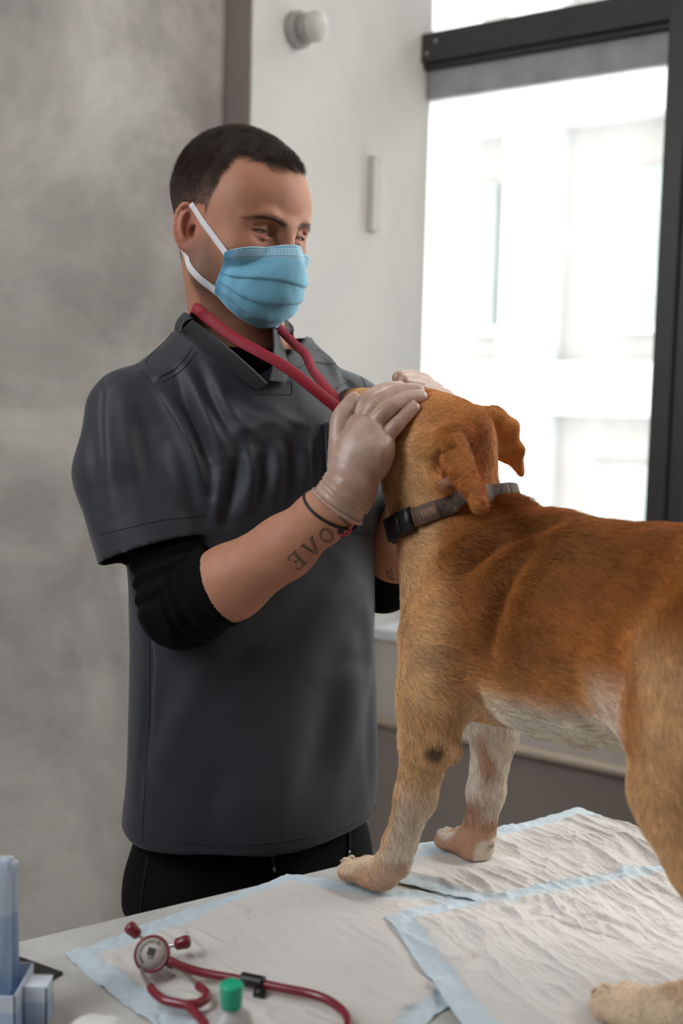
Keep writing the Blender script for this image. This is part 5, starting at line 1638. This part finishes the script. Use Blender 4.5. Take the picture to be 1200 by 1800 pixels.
# dropper bottle with a green cap
bp = at_height(407, 1728, TZ + .0875); bx, by = bp[0], bp[1]
fb = lambda x, y, z: np.array([bx + x, by + y, z])
bt = empty('bottle', (bx, by, TZ), 'small translucent plastic bottle with a bright green cap', 'bottle')
tb = NT('frosted_plastic'); tb.b.inputs['Base Color'].default_value = srgb(206, 200, 200); tb.b.inputs['Transmission Weight'].default_value = .35; tb.b.inputs['Roughness'].default_value = .35
V, Fs = lathe([(.004, TZ + .0105), (.0165, TZ + .0105), (.0175, TZ + .013), (.0175, TZ + .054), (.0155, TZ + .060), (.0085, TZ + .064), (.0070, TZ + .067), (.0070, TZ + .073)], 36, fb); mesh_obj('bottle_body', V, Fs, tb.m, bt)
M_green = plain('green_cap', srgb(16, 168, 128), .4, noise=.03)
cap = []
for r, z in [(.0078, .0672), (.0084, .068), (.0094, .083), (.0098, .0845), (.0096, .0865), (.008, .0875)]: cap.append((r, TZ + z))
V, Fs = lathe(cap, 36, fb)
V = [fb(*( (np.array([v[0] - bx, v[1] - by]) * (1 + (.02 if (k % 36) % 2 else 0))).tolist()), v[2]) for k, v in enumerate(V)]
mesh_obj('cap', V, Fs, M_green, bt)

zt = lambda x, y, h: PZ(x, y, TZ + h)
# clipboard with paper, at the left
M_board = plain('black_clipboard', srgb(34, 31, 31), .5); M_paper = plain('white_paper', srgb(214, 212, 210), .8)
k0 = zt(111, 1708, .003); ka = zt(38, 1682, .003) - k0; ka /= np.linalg.norm(ka); kb = zt(86, 1732, .003) - k0; kb = kb - ka * (kb @ ka); kb /= np.linalg.norm(kb)
fk = lambda x, y, z: np.array([*(k0 + ka * x + kb * y)[:2], TZ + z])
cb = empty('clipboard', fk(.1, .1, 0), 'black clipboard with a white sheet at the left end of the table', 'clipboard')
V, Fs = boxm((0, 0, .0005), (.225, .31, .0035), fk, .0012); mesh_obj('board', V, Fs, M_board, cb, False)
V, Fs = boxm((.008, .020, .0037), (.217, .300, .0042), fk); mesh_obj('paper', V, Fs, M_paper, cb, False)
V, Fs = boxm((.07, .283, .0044), (.155, .312, .011), fk, .002); mesh_obj('clip', V, Fs, M_steel, cb, False)

# syringe packets standing in a carton, small carton beside them
tpk = NT('printed_packet'); vv = tpk.coord('Generated')
br_ = tpk.n('ShaderNodeTexBrick'); br_.inputs['Scale'].default_value = 9; br_.inputs['Color1'].default_value = srgb(128, 158, 196); br_.inputs['Color2'].default_value = srgb(206, 214, 226); br_.inputs['Mortar'].default_value = srgb(214, 220, 230)
br_.inputs['Mortar Size'].default_value = .03; tpk.l(vv, br_.inputs['Vector'])
sx = tpk.n('ShaderNodeSeparateXYZ'); tpk.l(vv, sx.inputs[0])
tpk.l(tpk.mix(tpk.ramp(sx.outputs['Z'], [(.0, (1, 1, 1)), (.62, (1, 1, 1)), (.64, (.15, .15, .15)), (.93, (.15, .15, .15)), (.95, (0, 0, 0))]), tpk.mix(.5, br_.outputs['Color'], srgb(196, 208, 224)), tpk.mix(.35, srgb(132, 160, 198), br_.outputs['Color'])), tpk.b.inputs['Base Color'])
tpk.b.inputs['Roughness'].default_value = .3; M_pkt = tpk.m
M_film = plain('white_film', srgb(214, 218, 226), .25)


def packet(x0, x1, y0, d, lean, label, h):
    a, b = P(x0, 1700, d), P(x1, 1700, d); h = hz(b[0], b[1], h) - .0125; u_ = b - a; u_[2] = 0; W_ = np.linalg.norm(u_); u_ /= W_; nn_ = np.array([u_[1], -u_[0], 0])
    o0 = np.array([a[0], a[1], TZ + .0125]); upv = np.array([0, 0, 1.0]) * math.cos(lean) + nn_ * -math.sin(lean)
    r = empty('packet', o0, label, 'packet', None)
    nx, nz = 10, 26; V, Fs = [], []
    for s in (-1, 1):
        for j in range(nz):
            for i in range(nx):
                x, z = i / (nx - 1), j / (nz - 1); bulge = (.0045 if s > 0 else .002) * (math.sin(math.pi * x) ** .6) * min(1, 6 * (1 - z), 5 * z + .1)
                V.append(o0 + u_ * W_ * x + upv * h * z + nn_ * (s * (.0006 + bulge) + .0015 * math.sin(z * 5 + x * 3)))
    g = nx * nz
    for s in (0, 1):
        for j in range(nz - 1):
            for i in range(nx - 1):
                k = s * g + j * nx + i; f = (k, k + 1, k + nx + 1, k + nx); Fs.append(f if s else f[::-1])
    rim = [i for i in range(nx)] + [j * nx + nx - 1 for j in range(1, nz)] + [(nz - 1) * nx + i for i in range(nx - 2, -1, -1)] + [j * nx for j in range(nz - 2, 0, -1)]
    for a_, b_ in zip(rim, rim[1:] + rim[:1]): Fs.append((a_, b_, b_ + g, a_ + g))
    mesh_obj('sleeve', V, Fs, M_pkt, r)
    fl_ = lambda x, y, z: o0 + u_ * W_ * x + upv * h * z + nn_ * y
    V, Fs = boxm((0, -.002, .955), (1.02, .002, 1.0), fl_, 0); mesh_obj('seal_strip', V, Fs, M_film, r, False)
    return r


packet(-62, 18, 1510, .955, math.radians(3), 'blue and white syringe packet standing furthest left', 1512)
packet(-40, 34, 1510, .985, math.radians(-3), 'blue and white syringe packet standing behind its twin', 1508)


def carton(x0, x1, d, h, dep, label, name='carton'):
    a, b = P(x0, 1760, d), P(x1, 1760, d); h = hz(b[0], b[1], h); u_ = b - a; u_[2] = 0; W_ = np.linalg.norm(u_); u_ /= W_; nn_ = np.array([u_[1], -u_[0], 0]); o0 = np.array([a[0], a[1], TZ])
    fr_ = lambda x, y, z: o0 + u_ * x + nn_ * y + np.array([0, 0, z])
    r = empty(name, o0, label, 'carton'); t_ = .0012
    for lo, hi, nm in (((0, -dep, .0005), (W_, 0, .002), 'base_panel'), ((0, -t_, .002), (W_, 0, h), 'front_panel'), ((0, -dep, .002), (W_, -dep + t_, h), 'back_panel'), ((0, -dep, .002), (t_, 0, h), 'side_panel'), ((W_ - t_, -dep, .002), (W_, 0, h), 'side_panel')):
        V, Fs = boxm(lo, hi, fr_); mesh_obj(nm, V, Fs, M_pkt if nm != 'base_panel' else M_film, r, False)
    return r, fr_, W_, h


r_, fr_, W_, ch_ = carton(40, 82, .955, 1738, .022, 'small pale blue carton with blue print beside the packets')
V, Fs = boxm((0, -.022, ch_ + .0002), (W_, 0, ch_ + .0014), fr_); mesh_obj('lid', V, Fs, M_film, r_, False)
carton(-70, 26, .93, 1752, .06, 'open pale blue carton holding the syringe packets', 'open_carton')

# a wad of white cotton in the foreground
CW = Sculpt((-.05, -.05, -.04), (.05, .05, .05), .0028)
for k in range(9):
    a = k * 2.4; CW.ell((.016 * math.cos(a) * (k > 0), .012 * math.sin(a) * (k > 0), .004 * math.sin(k * 1.7)), (.017, .015, .0135), .012)
cv, cq = CW.mesh(); cn_ = normals(cv, cq); cv = cv + cn_ * (.0015 * vnoise(cv, 60, 2) + .0007 * vnoise(cv, 160, 3))[:, None]
cv[:, 2] = np.maximum(cv[:, 2], -.013)
cp_ = PZ(172, 1826, TZ + .01); cv = cv * .8; cw_ = mesh_obj('cotton_wad', cv + np.array([cp_[0], cp_[1], TZ + .0112]), cq, plain('cotton', srgb(216, 212, 208), .9, sheen=.3, bump=.5, bscale=400))
tag(cw_, 'crumpled wad of white cotton lying on the bare table', 'cotton')
